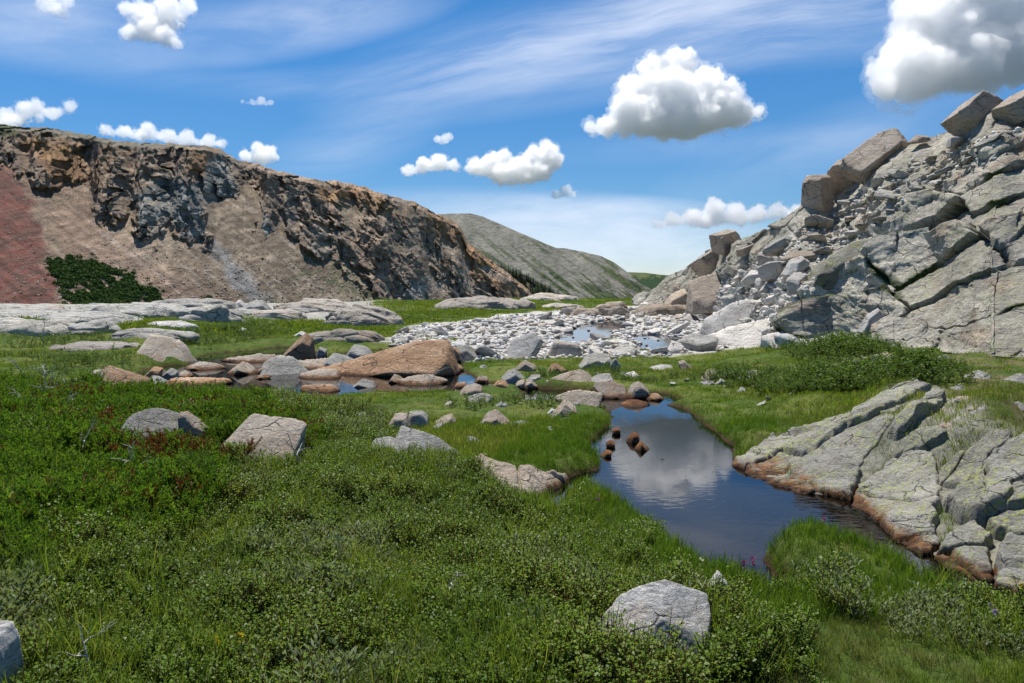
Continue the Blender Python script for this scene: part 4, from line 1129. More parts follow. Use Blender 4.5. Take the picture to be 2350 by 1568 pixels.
slab('cream slab with black specks and an orange tip running into the pool', [(1062, 1058), (1078, 1046), (1150, 1058), (1250, 1074), (1322, 1082), (1322, 1098), (1280, 1122), (1232, 1144), (1196, 1140), (1120, 1098)], th=.3, seed=21, lift=.08, rim=.2, mat=M_POND, group=G_CH)

# --- bedrock whalebacks behind the tarn
G_BE = 'pale bedrock humps behind the tarn'
def hump(lab, a, b, ww, hh, mt):
    """a rounded, jointed whaleback of bedrock"""
    _, d, g = ground_at(a, b + hh*.42)
    d = float(d[0]); g = float(g[0])
    sx = ww*d/F/2*1.25
    sy = min(sx*.9, 1.5*hh*d/F/.05*.5)
    x, y, zt = at_depth(a, b - hh/2, d + sy*1.2)
    h = max(float(zt) - g, .22)
    dv, f = ico(6)
    sd_ = int(a*7 + b) % 900
    pl_ = 1 + .22*noise3(np.stack([dv[:, 0]*1.7, dv[:, 1]*1.7, np.full(len(dv), sd_*.7)], 1), 3) + .1*noise3(np.stack([dv[:, 0]*4, dv[:, 1]*4, np.full(len(dv), sd_*.3)], 1), 4)
    V = np.sign(dv)*np.abs(dv)**np.array([.85, .95, .8])*pl_[:, None]
    V = V*np.array([sx, sy, h*1.25])
    wd = V + np.array([a*.1, d, 0])
    f1, f2, cid, ox, oy = voronoi2(wd[:, 0]/2.2 + .25*noise3(wd*.5, sd_) + wd[:, 1]*.15, (wd[:, 1]*.7 + wd[:, 2]*2.2)/1.1, sd_)
    k = .2*fbm(wd*np.array([.5, .5, 1.2]), 3, sd_) + .26*(cid - .5) + .2*oy*(cid - .4) + .14*ox*(cid - .5) - .16*np.exp(-((f2 - f1)/.035)**2) + .05*fbm(wd*2.5, 4, sd_ + 2)
    n = dv/np.array([sx, sy, h]); n /= np.linalg.norm(n, axis=1, keepdims=True)
    V = V + n*(k*min(1.2, h))[:, None]
    x0, _, _ = at_depth(a, b, d + sy)
    return link('bedrock_hump', new_mesh('bedrock_hump', V, f, True), mt, lab, 'bedrock', G_BE, loc=(float(x0), d + sy, g - .25*h))
for lab, a, b, ww, hh, mt, th_ in [
    ('wide grey bedrock hump at the left edge, in front of the red scree', 60, 752, 170, 44, M_BED, .9), ('grey bedrock hump above the dead branches', 210, 735, 200, 42, M_BED, .8), ('cracked grey bedrock hump right of the left-edge hump', 215, 756, 110, 34, M_BED, .8),
    ('long flat grey bedrock below the dark thicket', 300, 716, 210, 40, M_BED, .9), ('pale bedrock apron right of the wedge boulder', 350, 768, 150, 26, M_BED, .9), ('rounded bedrock hump in the middle of the left bench', 480, 724, 120, 38, M_BED, .8),
    ('domed bedrock behind the rounded hump', 440, 702, 190, 30, M_BED, .8), ('pale broken bedrock in the grass', 395, 748, 90, 20, M_WHITE, .8), ('low grey bedrock at the foot of the dark thicket', 60, 722, 240, 24, M_BED, .9),
    ('tan cracked bedrock hump with fresh edges', 720, 702, 150, 34, M_BEDT, .8), ('low tan bedrock in front of the cracked hump', 640, 722, 110, 26, M_BEDT, .8), ('steep tan bedrock at the end of the left bench', 830, 728, 150, 48, M_BEDT, .7),
    ('flat tan bedrock lying in the meadow above the great boulder', 790, 772, 140, 32, M_BEDT, .6), ('pale bedrock hump on the rim of the bench, larger of two', 1110, 698, 190, 34, M_BEDT, .8), ('pale bedrock hump on the rim of the bench, smaller of two', 1262, 684, 110, 18, M_BEDT, .8),
    ('thin pale bedrock in the meadow under the rim hump', 1290, 704, 80, 16, M_BEDT, .8), ('cream bedrock boulder on the rim near the rock slope', 1490, 686, 60, 22, M_BEDT, .8), ('pale block beside the cream bedrock boulder on the rim', 1520, 672, 40, 20, M_BEDT, .8),
    ('grey bedrock apron sloping to the wedge boulder', 225, 798, 150, 22, M_BEDT, .7), ('orange tinted bedrock hump at the top of the rubble', 1405, 712, 70, 30, M_TAN, .8), ('pink bedrock ledge at the foot of the rock slope', 1530, 712, 120, 30, M_TAN, .7), ('tan hump left of the orange tinted hump', 1345, 716, 60, 22, M_TAN, .8),
    ('low bedrock at the back right of the left bench', 560, 716, 80, 16, M_BED, .8), ('grey bedrock hump by the dark striped boulder', 690, 712, 80, 18, M_BED, .8)]:
    hump(lab, a, b, ww, hh, mt)
R('boulder', [(556, 716), (565, 698), (590, 688), (615, 690), (622, 704), (595, 712)], M_GREY, 'dark striped boulder perched on the left bench', group=G_BE, front=0)
R('boulder', [(536, 708), (545, 690), (556, 688), (566, 704)], M_WHITE, 'pale boulder beside the dark striped boulder', group=G_BE)
R('boulder', [(108, 718), (108, 704), (140, 700), (152, 704), (148, 716)], M_TAN, 'blocky tan boulder on the bench below the red scree, nearer the dark thicket', group=G_BE)
R('boulder', [(16, 720), (22, 706), (52, 704), (58, 716), (40, 722)], M_GREY, 'blocky grey boulder on the bench at the left edge', group=G_BE)
R('boulder', [(320, 704), (326, 694), (336, 702), (332, 708)], M_GREY, 'small pointed grey stone on the long flat bedrock', group=G_BE)
R('boulder', [(505, 708), (512, 700), (522, 702), (520, 712)], M_WHITE, 'small white stone on the domed bedrock', group=G_BE)
R('boulder', [(545, 760), (556, 752), (566, 756), (560, 764)], M_WHITE, 'small white stone in the grass of the left bench', group=G_BE)
R('boulder', [(676, 770), (690, 760), (702, 764), (696, 774)], M_WHITE, 'small pale stone in the meadow above the pointed orange boulder', group=G_BE)

# --- blocks on the skyline of the right slope
def slope_depth(px, py):
    k = np.argmin((SL['PX'] - px)**2 + (SL['PY'] - py)**2)
    return float(SL['Y'].ravel()[k])
G_SK = 'blocks along the skyline of the rock slope'
for lab, pl_, base, kw in [
    ('tiny flat stone balanced on the skyline between two boulders', [(2098, 322), (2104, 310), (2128, 312), (2132, 318), (2110, 324)], (2112, 330), dict()),
    ('small rounded rock at the foot of the square dark-sided block', [(1878, 450), (1884, 436), (1904, 432), (1908, 444), (1890, 452)], (1892, 455), dict())]:
    R('skyline_boulder', pl_, M_SKYR, lab, 'boulder', group=G_SK, depth=slope_depth(*base) - .2, p=80, rough=.012, chip=.02, seed=int(base[0]), trim=False, **kw)

def block(lab, px_, py_, base, w_, d_, h_, rz, ry, rx, cuts, seed, push=0.):
    """a joint-bounded block: a box with its own turn and a few broken corners"""
    Y_ = slope_depth(*base) + push
    k = Y_/F/2*(.84 if px_ > 1800 else .74)
    pls = [(1, .06, .04, w_*k), (-1, .05, -.05, w_*k), (.05, 1, .03, d_*k), (-.04, -1, .06, d_*k), (.03, .02, 1, h_*k), (0, 0, -1, h_*k)]
    for cv in cuts:
        n_ = np.array(cv[:3], float); n_ /= np.linalg.norm(n_)
        pls.append((*n_, (abs(n_[0])*w_ + abs(n_[1])*d_ + abs(n_[2])*h_)*k*cv[3]))
    rb = np.random.RandomState(seed)
    for q_ in range(7):
        n_ = rb.normal(0, 1, 3); n_ /= np.linalg.norm(n_)
        pls.append((*n_, (abs(n_[0])*w_ + abs(n_[1])*d_ + abs(n_[2])*h_)*k*rb.uniform(.74, .9)))
    V_, f_ = solid(pls, 6, 60, .03, 3.5, seed, max(w_, h_)*k*.6, .03)
    x_, y_, z_ = at_depth(px_, py_ + 13, Y_)
    o = link('skyline_boulder', new_mesh('skyline_boulder', V_, f_, True), M_SKYR, lab, 'boulder', G_SK, loc=(float(x_), float(y_), float(z_)))
    o.rotation_euler = (math.radians(rx), math.radians(ry), math.radians(rz))
block('square dark-sided block at the lower end of the skyline boulders', 1876, 432, (1860, 470), 62, 62, 100, 38, -6, 4, [(.6, -.5, .7, .78), (-.7, 0, .7, .86)], 11)
block('split block with a yellowish shaded side on the skyline', 1942, 398, (1935, 436), 62, 66, 104, 42, -26, 0, [(.7, -.6, .4, .74), (-.5, -.3, .8, .84)], 12)
block('largest pink slab leaning on the skyline', 2012, 350, (2010, 395), 176, 74, 84, 6, -35, -54, [(1, -.2, .8, .80), (-.9, -.5, .2, .86), (.4, 0, -1, .86)], 13)
block('big boulder with a dark underside near the top right skyline', 2236, 254, (2220, 300), 120, 90, 82, 30, -36, -22, [(-.8, -.4, .6, .8), (.9, 0, .6, .82), (-.3, -1, -.3, .72)], 14)
block('boulder cut by the right edge on the skyline', 2338, 232, (2330, 268), 130, 84, 56, 26, -30, -6, [(-.6, -.6, .3, .8), (.2, -.9, -.5, .8)], 15)
block('tall tan boulder on top of the lower outcrop', 1666, 544, (1660, 580), 74, 60, 66, 28, -18, 6, [(.8, -.3, .6, .78), (-.7, -.3, .7, .84)], 16)
block('brown overhanging block below the tall tan boulder', 1632, 588, (1630, 620), 92, 84, 62, 24, -32, -18, [(-.8, -.4, -.4, .74), (.6, -.8, .3, .8)], 17)
block('flat grey slab jutting right of the tall tan boulder', 1716, 560, (1710, 580), 58, 60, 22, 16, -24, -4, [(.8, -.5, .2, .8)], 18)

# --- blocks embedded in the right slope
G_RS = 'large blocks fallen on the rock slope'
for lab, pl_, mt, kw in [
    ('rounded block with a yellow lichen patch on the rock slope', [(1866, 650), (1868, 622), (1890, 596), (1930, 594), (1940, 610), (1925, 640), (1890, 664)], M_SLAB, dict(front=-5, fx=-.2)),
    ('long grey slab with a dark underside above the lichen block', [(1930, 600), (1948, 570), (2000, 545), (2015, 560), (1990, 590), (1950, 612)], M_SLAB, dict(front=-20, tilt=45)),
    ('orange ledge above the white scree', [(1812, 592), (1820, 580), (1858, 572), (1876, 580), (1850, 594)], M_TAN, dict(front=0)),
    ('white block in the upper scree', [(1806, 620), (1812, 596), (1840, 588), (1858, 600), (1845, 622), (1825, 632)], M_WHITE, dict(fx=.3)),
    ('pink upright block at the foot of the slope', [(1528, 706), (1540, 676), (1570, 662), (1590, 690), (1588, 712)], M_TAN, dict(front=20)),
    ('tall brown fin of rock behind the pink block', [(1590, 716), (1584, 664), (1640, 628), (1700, 612), (1680, 650), (1640, 700)], M_SKYR, dict(front=20, tilt=40)),
    ('large white slab in the middle of the scree', [(1640, 760), (1660, 720), (1720, 690), (1760, 700), (1750, 740), (1700, 770)], M_WHITE, dict(tilt=50, front=45)),
    ('great white slab at the bottom of the scree', [(1690, 790), (1720, 752), (1760, 730), (1800, 744), (1830, 770), (1780, 796)], M_WHITE, dict(tilt=50, front=40)),
    ('white wedge at the water edge of the scree', [(1776, 796), (1800, 764), (1846, 752), (1870, 776), (1830, 800)], M_WHITE, dict(tilt=50, front=35)),
    ('long cream slab at the edge of the willow patch', [(1840, 788), (1880, 766), (1960, 744), (1985, 752), (1960, 776), (1880, 796)], M_WHITE, dict(tilt=50, front=40)),
    ('white block leaning on the plates right of the scree', [(1985, 752), (1990, 726), (2014, 706), (2026, 722), (2014, 752), (1998, 760)], M_WHITE, dict(fx=-.2))]:
    c0 = np.mean(np.array(pl_), 0)
    R('slope_block', pl_, mt, lab, 'boulder', group=G_RS, depth=slope_depth(c0[0], max(q[1] for q in pl_)) - .25, seed=int(c0[0]), trim=False, **kw)

# --- the rubble: each block a thing, copies share a dozen meshes
rs = np.random.RandomState(5)
PROTO = []
for i in range(14):
    sxyz = [(1, .8, .6), (1, .7, .4), (.9, .9, .75), (1.1, .6, .5)][i % 4]
    V_, f_ = solid(rand_planes(rs, 9, *sxyz), 4, 60, .02, 2.5, 400 + i, 1.0, .02)
    PROTO.append(new_mesh('rubble_block', V_, f_, True))
def copies(name, label, cat, group, px, py, wpx, mats, on_slope=False, flat=.8):
    if on_slope:
        pos = []
        for a, b in zip(px, py):
            k = np.argmin((SL['PX'] - a)**2 + (SL['PY'] - b)**2)
            pos.append((SL['X'].ravel()[k], SL['Y'].ravel()[k], SL['Z'].ravel()[k]))
        pos = np.array(pos)
    else:
        pos = np.stack(ground_at(px, py), 1)
    for i in range(len(pos)):
        mt = mats[rs.randint(len(mats))]
        key = rs.randint(14)
        src = PROTO[key]
        nm = (key, mt.name)
        if nm not in MESHES:
            me = src.copy(); me.materials.clear(); me.materials.append(mt); MESHES[nm] = me
        s = wpx[i]*pos[i][1]/F/2
        o = bpy.data.objects.new(name, MESHES[nm])
        COL.objects.link(o)
        o.scale = (s*rs.uniform(.8, 1.15), s*rs.uniform(.7, 1.1), s*rs.uniform(.6, 1.0)*flat)
        o.rotation_euler = (rs.normal(0, .3), rs.normal(0, .3), rs.uniform(0, 6.28))
        o.location = (pos[i][0], pos[i][1] + s*.4, pos[i][2] + s*.18)
        o['label'] = label; o['category'] = cat; o['group'] = group
MESHES = {}
def poisson(poly, n, rmin, rmax, seed=0, wet=False):
    r_ = np.random.RandomState(seed)
    P = np.array(poly, float)
    lo, hi = P.min(0), P.max(0)
    out = []
    for k in range(n*60):
        q = lo + (hi - lo)*r_.rand(2)
        if poly_sd(q[:1], q[1:], P)[0] > -2: continue
        if wet and gsample(GDW, *[np.asarray(g_) for g_ in ground_at(q[0], q[1])[:2]])[0] < -.1: continue
        sz = rmin + (rmax - rmin)*r_.rand()**2.6
        ok = all((q[0] - o[0])**2 + (2.2*(q[1] - o[1]))**2 > (.36*(sz + o[2]))**2 for o in out)
        if ok: out.append((q[0], q[1], sz))
        if len(out) >= n: break
    return np.array(out)
RUBBLE_PX = [(885, 800), (905, 768), (940, 750), (1010, 745), (1150, 728), (1290, 716), (1400, 706), (1480, 702), (1540, 712), (1640, 745), (1700, 780), (1660, 806), (1480, 822), (1370, 826), (1230, 826), (1080, 830), (1060, 802), (960, 792)]
q = poisson(RUBBLE_PX, 285, 20, 104, seed=3, wet=True)
copies('rubble_block', 'pale angular block among the rubble on the flat streambed', 'rock', 'rubble blocks on the streambed', q[:, 0], q[:, 1], q[:, 2]*(.6 + .4*(q[:, 1] - 690)/110), [M_WHITE, M_WHITE, M_WHITE, M_WHITE, M_BED, M_BEDT, M_GREY], False, .72)
SCREE_PX = [(1560, 745), (1600, 690), (1680, 650), (1760, 590), (1840, 590), (1870, 640), (1850, 700), (1800, 760), (1780, 790), (1640, 780)]
q = poisson(SCREE_PX, 140, 22, 90, seed=4)
copies('scree_block', 'white broken block of the scree at the foot of the rock slope', 'rock', 'scree blocks at the slope foot', q[:, 0], q[:, 1], q[:, 2], [M_WHITE, M_WHITE, M_WHITE, M_BED], True, 1.0)
SCREE2_PX = [(1760, 590), (1800, 540), (1900, 500), (2060, 400), (2200, 330), (2330, 310), (2330, 350), (2150, 430), (2020, 520), (1930, 590), (1860, 600)]
q = poisson(SCREE2_PX, 100, 16, 80, seed=6)
copies('slope_stone', 'grey loose slab in the broken band crossing the rock slope', 'rock', 'loose slabs on the rock slope', q[:, 0], q[:, 1], q[:, 2], [M_BED, M_BED, M_BEDT, M_WHITE], True, .6)

# loose stones lying about the meadows
rq = np.random.RandomState(77)
ms = []
while len(ms) < 46:
    a_, b_ = rq.uniform(900, 2200), rq.uniform(835, 1000)
    x_, y_, z_ = ground_at(a_, b_)
    if gsample(GDW, x_, y_)[0] < .15 or poly_sd(x_, y_, Z_OUT)[0] < .2: continue
    ms.append((a_, b_, rq.uniform(10, 30)*(.6 if rq.rand() < .6 else 1)))
ms = np.array(ms)
copies('meadow_stone', 'small loose grey stone half sunk in the meadow turf', 'stone', 'loose stones in the meadow turf', ms[:, 0], ms[:, 1], ms[:, 2], [M_GREY, M_BED, M_WHITE, M_TAN], False, .6)

# small broken stone that fills the gaps: nobody could count it
def pebbles(name, label, pos, size, mat, seed):
    r_ = np.random.RandomState(seed)
    v0, f0 = ico(1)
    n = len(pos)
    S = size[:, None, None]*(.6 + .5*r_.rand(n, 1, 3))*np.array([1, 1, .7])
    jit = 1 + .28*r_.normal(0, 1, (n, len(v0), 1)).clip(-1.3, 1.3)
    an = r_.rand(n)*6.28
    c, s_ = np.cos(an)[:, None], np.sin(an)[:, None]
    v = v0[None]*jit*S
    x = v[..., 0]*c - v[..., 1]*s_; y = v[..., 0]*s_ + v[..., 1]*c
    v = np.stack([x, y, v[..., 2]], -1) + pos[:, None, :]
    f = (f0[None] + (np.arange(n)*len(v0))[:, None, None]).reshape(-1, 3)
    rv = np.repeat(r_.rand(n), len(v0))
    return link(name, new_mesh(name, v.reshape(-1, 3), f, False, attrs={'rnd': rv}), mat, label, None, None, 'stuff')
def pebble_mat(name, stops):
    t = NT(name)
    c = t.ramp(t.n('Attribute', attribute_name='rnd').outputs['Fac'], stops)
    P = t.pos()
    c = t.mix(1.0, c, t.ramp(t.noise(P, 12, 4, .7), [(.3, (.75, .75, .75)), (.7, (1.25, 1.25, 1.25))]), 'MULTIPLY')
    bs = t.n('BsdfPrincipled', i_Base_Color=c, i_Roughness=.9)
    bs.inputs['Specular IOR Level'].default_value = .2
    return t.surf(bs.outputs[0])
M_PEB = pebble_mat('broken_stone', [(0, (.40, .385, .36)), (.4, (.56, .545, .515)), (.8, (.72, .70, .665)), (.9, (.46, .38, .29)), (1, (.38, .26, .17))])
P_ = np.array(RUBBLE_PX, float); lo, hi = P_.min(0), P_.max(0)
qq = lo + (hi - lo)*rs.rand(5200, 2)
qq = qq[poly_sd(qq[:, 0], qq[:, 1], P_) < -1]
pp = np.stack(ground_at(qq[:, 0], qq[:, 1]), 1)
dwp = gsample(GDW, pp[:, 0], pp[:, 1])
pp = pp[(dwp > -.1) | (rs.rand(len(pp)) < .03)]
sz = (2 + 8*rs.rand(len(pp))**3)*pp[:, 1]/F
pp[:, 2] += sz*.1
pebbles('rubble', 'small pale broken stone filling the streambed', pp, sz, M_PEB, 1)
# loose stones on the slope
P_ = np.array(SCREE2_PX + [], float)
qs = []
for PL_, n_ in ((SCREE_PX, 700), (SCREE2_PX, 800)):
    P_ = np.array(PL_, float); lo, hi = P_.min(0), P_.max(0)
    q = lo + (hi - lo)*rs.rand(n_*2, 2); q = q[poly_sd(q[:, 0], q[:, 1], P_) < 4][:n_]
    qs.append(q)
q = np.concatenate(qs)
r0 = (SL['PX'][0])
ci = np.clip(((q[:, 0] - r0[0])/1.55).astype(int), 0, len(r0) - 1)
pyc = SL['PY'][:, ci]
ri = np.argmin(np.abs(pyc - q[None, :, 1]), 0)
pp = np.stack([SL['X'][ri, ci], SL['Y'][ri, ci], SL['Z'][ri, ci]], 1)
sz = (2 + 6*rs.rand(len(pp))**2.2)*pp[:, 1]/F
pp[:, 2] += sz*.2
pebbles('rubble', 'loose stone chips caught on the rock slope', pp, sz, M_PEB, 2)
# stones on the talus of the left cliff
M_TAL = pebble_mat('talus_stone', [(0, (.26, .18, .14)), (.4, (.38, .29, .22)), (.8, (.5, .43, .37)), (1, (.6, .57, .53))])
k = rs.randint(0, CL['PX'].size, 26000)
m = (CL['CM'].ravel()[k] < .35) & (CL['PY'].ravel()[k] > 380)
k = k[m]
pp = np.stack([(CL['A']*CL['D']).ravel()[k], CL['D'].ravel()[k], CL['Z'].ravel()[k]], 1)
low = sstep(480, 700, CL['PY'].ravel()[k])
sz = (.4 + (1.4 + 2.4*low)*rs.rand(len(pp))**4)*pp[:, 1]/F
pebbles('gravel', 'scree stones lying on the talus below the long cliff', pp, sz, M_TAL, 3)
# ------------------------------------------------------------------ fair-weather clouds: real bodies of mist far behind the mountains
CD = 7000.0
def cloud_mat(name, dens, g=.65):
    t = NT(name)
    v = t.n('VolumeScatter', i_Density=dens*1.7, i_Anisotropy=g)
    v.inputs['Color'].default_value = (1, 1, 1, 1)
    t.t.links.new(v.outputs[0], t.out.inputs['Volume'])
    t.m.cycles.homogeneous_volume = True
    return t.m
def cloud(label, balls, dens, seed, dist=CD, lump=.3, vox=None, flat=None, depth=.9):
    r_ = np.random.RandomState(seed)
    k = dist/F
    Vs, Fs, n0 = [], [], 0
    dv, f = ico(3)
    B_ = []
    for (a, b, r) in balls:
        zb_ = ((flat or max(q_[1] for q_ in balls)) - b)*1.1
        B_.append((a, b, zb_, r))
        for (a2, b2, r2) in balls:          # bridge neighbours
            dd = math.hypot(a2 - a, b2 - b)
            if 0 < dd < 3.2*(r + r2):
                for tt in (.33, .5):
                    B_.append((a + (a2 - a)*tt, b + (b2 - b)*tt + .15*(r + r2), zb_ + (b - b2)*tt*1.1, (r + (r2 - r)*tt)*max(.45, 1 - dd/(4.5*(r + r2)))*.8))
        for q in range(5):
            u = r_.normal(0, 1, 3); u /= np.linalg.norm(u)
            B_.append((a + u[0]*r*.75, b + u[1]*r*.62 - r*.12, zb_ + u[2]*r*depth, r*r_.uniform(.4, .65)))
    base_y = flat
    for a, b, dz, r in B_:
        x, y, z = at_depth(a, b, dist + dz*k)
        v = dv*r*k*np.array([1, 1, .92]) + np.array([x, y, z])
        if base_y is not None:
            _, _, zb = at_depth(a, base_y, dist)
            v[:, 2] = np.where(v[:, 2] < zb, zb + (v[:, 2] - zb)*.25, v[:, 2])
        Vs.append(v); Fs.append(f + n0); n0 += len(v)
    me = new_mesh('tmp', np.concatenate(Vs), np.concatenate(Fs), False)
    o = bpy.data.objects.new('tmp', me); COL.objects.link(o)
    m = o.modifiers.new('r', 'REMESH'); m.mode = 'VOXEL'
    sm_ = o.modifiers.new('s', 'SMOOTH'); sm_.factor = .5; sm_.iterations = 14
    rm = float(np.mean([q[2] for q in balls]))*k
    m.voxel_size = vox or max(rm*.05, 5)
    dg = bpy.context.evaluated_depsgraph_get()
    ev = o.evaluated_get(dg).to_mesh()
    n = len(ev.vertices)
    V = np.empty(n*3, np.float32); ev.vertices.foreach_get('co', V); V = V.reshape(-1, 3).astype(float)
    N = np.empty(n*3, np.float32); ev.vertices.foreach_get('normal', N); N = N.reshape(-1, 3)
    Fq = np.array([p.vertices[:] if len(p.vertices) == 4 else (*p.vertices[:], p.vertices[2]) for p in ev.polygons], np.int32)
    o.to_mesh_clear(); bpy.data.objects.remove(o); bpy.data.meshes.remove(me)
    q = V/(rm*1.5)
    def billow(p_, o, sd_, g_=.5):
        am, sc, out = 1., 1., np.zeros(len(p_))
        for k in range(o):
            out += am*np.abs(noise3(p_*sc + k*7.7, sd_ + k)); am *= g_; sc *= 2.1
        return out
    d = fbm(q*.8, 2, seed)*.35 + (billow(q*1.5, 5, seed + 3, .58) - .35)*1.05
    V = V + N*(d*rm*lump*2)[:, None]
    # close up the folds the billows made
    me = new_mesh('tmp', V, Fq, False); o = bpy.data.objects.new('tmp', me); COL.objects.link(o)
    m = o.modifiers.new('r', 'REMESH'); m.mode = 'VOXEL'; m.voxel_size = vox or max(rm*.05, 5)
    ev = o.evaluated_get(bpy.context.evaluated_depsgraph_get()).to_mesh()
    n = len(ev.vertices)
    V = np.empty(n*3, np.float32); ev.vertices.foreach_get('co', V); V = V.reshape(-1, 3).astype(float)
    N = np.empty(n*3, np.float32); ev.vertices.foreach_get('normal', N); N = N.reshape(-1, 3)
    Fq = np.array([p.vertices[:] if len(p.vertices) == 4 else (*p.vertices[:], p.vertices[2]) for p in ev.polygons], np.int32)
    o.to_mesh_clear(); bpy.data.objects.remove(o); bpy.data.meshes.remove(me)
    q = V/(rm*1.5)
    fr_ = V + N*(rm*(.08 + .45*np.maximum(0, fbm(q*2.0, 5, seed + 8, .6) + .1)))[:, None]
    c = V.mean(0)
    o_ = link('cumulus_cloud', new_mesh('cumulus_cloud', V - c, Fq, False), cloud_mat('cloud_mist', dens), label, 'cloud', 'fair-weather clouds', loc=tuple(c))
    link('cloud_fringe', new_mesh('cloud_fringe', fr_ - c, Fq, False), cloud_mat('cloud_veil', dens*.22), parent=o_)
    return o_
cloud('large bright cauliflower cloud floating alone in the middle of the sky', [(1555, 152, 34), (1505, 168, 40), (1462, 212, 40), (1440, 258, 38), (1540, 222, 68), (1622, 200, 44), (1650, 245, 46), (1600, 262, 46), (1520, 272, 42), (1696, 262, 28), (1732, 258, 13), (1392, 288, 18), (1362, 294, 12), (1480, 285, 32), (1575, 295, 26)], .013, 1, flat=318, lump=.34)
cloud('big cloud cut off by the top right corner', [(2100, 40, 52), (2180, 60, 80), (2290, 30, 105), (2062, 145, 50), (2035, 205, 28), (2130, 165, 58), (2230, 150, 62), (2330, 130, 64), (2006, 158, 20), (2400, 60, 95), (2230, -60, 105), (2085, 205, 32), (2160, -40, 70)], .006, 2, lump=.24)
cloud('small cloud left of the pair over the valley', [(935, 392, 13), (972, 378, 17), (1008, 374, 19), (1040, 380, 12)], .013, 3, flat=402)
cloud('two-headed cloud hanging over the valley', [(1090, 385, 18), (1128, 376, 24), (1156, 362, 18), (1190, 388, 26), (1230, 362, 24), (1256, 346, 22), (1270, 370, 20), (1240, 395, 22), (1150, 405, 20), (1200, 408, 16)], .014, 4, flat=425)
cloud('tiny puff above the small valley cloud', [(1004, 320, 9), (1022, 318, 12), (1036, 315, 6)], .008, 5)
cloud('little grey scrap below the two-headed cloud', [(1275, 448, 10), (1298, 440, 13), (1315, 446, 8)], .006, 6)
cloud('long low cloud between the far mountain and the rock slope', [(1505, 512, 9), (1545, 505, 15), (1590, 497, 20), (1640, 482, 24), (1690, 492, 24), (1740, 490, 19), (1785, 482, 16), (1620, 512, 15), (1830, 490, 20)], .006, 7, flat=525, dist=10500)
cloud('low cloud at the left edge above the cliff', [(15, 265, 18), (58, 252, 19), (85, 244, 15), (120, 260, 14), (160, 246, 12), (-25, 270, 22), (30, 285, 20)], .007, 8)
cloud('long cloud just above the left cliff', [(240, 300, 12), (285, 302, 15), (340, 296, 16), (385, 312, 17), (430, 318, 17), (478, 324, 15), (325, 312, 14), (508, 330, 10)], .008, 9)
cloud('round cloud behind the step of the cliff', [(562, 358, 13), (595, 345, 18), (620, 346, 14), (600, 362, 18), (630, 362, 10)], .010, 10)
cloud('small wisp in the blue above the left cliff', [(580, 236, 7), (600, 232, 10), (622, 236, 7), (556, 234, 5)], .005, 11)
cloud('broken white cloud at the top left', [(300, 75, 18), (340, 68, 25), (382, 84, 21), (405, 100, 11), (330, 30, 25), (384, 18, 28), (432, 14, 20), (295, 20, 15)], .006, 12)
cloud('faint white scrap in the top left corner', [(110, 8, 22), (134, 25, 15), (150, 0, 18)], .004, 13)
# ------------------------------------------------------------------ plants
def scatter(name, label, tmpl, pos, scale, mats, seed, tilt=.15, kind='stuff', lean=None, tint=None):
    """bake many copies of small plants into one mesh (ground cover nobody could count)"""
    r_ = np.random.RandomState(seed)
    n = len(pos)
    which = r_.randint(0, len(tmpl), n)
    Vs, Fs, R1, R2, off = [], [], [], [], 0
    for t_i, (tv, tf, tr, tk) in enumerate(tmpl):
        idx = np.where(which == t_i)[0]
        if len(idx) == 0: continue
        m = len(idx)
        an = r_.rand(m)*6.283
        c, s_ = np.cos(an), np.sin(an)
        sc = scale[idx]*(.75 + .5*r_.rand(m))
        hz = .85 + .3*r_.rand(m)
        x = tv[None, :, 0]*c[:, None] - tv[None, :, 1]*s_[:, None]
        y = tv[None, :, 0]*s_[:, None] + tv[None, :, 1]*c[:, None]
        z = np.broadcast_to(tv[None, :, 2], x.shape)*hz[:, None]
        tx = r_.normal(0, tilt, m)[:, None]; ty = r_.normal(0, tilt, m)[:, None]
        x2 = x + z*tx; y2 = y + z*ty
        v = np.stack([x2, y2, z], -1)*sc[:, None, None] + pos[idx][:, None, :]
        Vs.append(v.reshape(-1, 3).astype(np.float32))
        Fs.append((tf[None] + (np.arange(m)*len(tv))[:, None, None] + off).reshape(-1, 4))
        tn = r_.rand(m)[:, None] if tint is None else tint[idx][:, None]
        R1.append(np.clip(tr[None]*.55 + tn*.45, 0, 1).ravel())
        R2.append(np.broadcast_to(tk[None], (m, len(tv))).ravel())
        off += m*len(tv)
    me = new_mesh(name, np.concatenate(Vs), np.concatenate(Fs), False, attrs={'rnd': np.concatenate(R1), 'woody': np.concatenate(R2)})
    return link(name, me, mats, label, None, None, kind)

def leaf_mat(name, stops, wood=(.09, .06, .04), trans=.35, gloss=.25, rough=.4, sat=1.0):
    t = NT(name)
    c = t.ramp(t.n('Attribute', attribute_name='rnd').outputs['Fac'], stops)
    wd = t.n('Attribute', attribute_name='woody').outputs['Fac']
    c2 = t.mix(wd, c, wood)
    df = t.n('BsdfPrincipled', i_Base_Color=c2, i_Roughness=rough)
    df.inputs['Specular IOR Level'].default_value = gloss
    tl = t.n('BsdfTranslucent', i_Color=t.mix(1.0, c2, (1.15, 1.25, .6), 'MULTIPLY'))
    mx = t.n('MixShader', i_0=trans); t.set(mx.inputs[1], df.outputs[0]); t.set(mx.inputs[2], tl.outputs[0])
    return t.surf(mx.outputs[0])

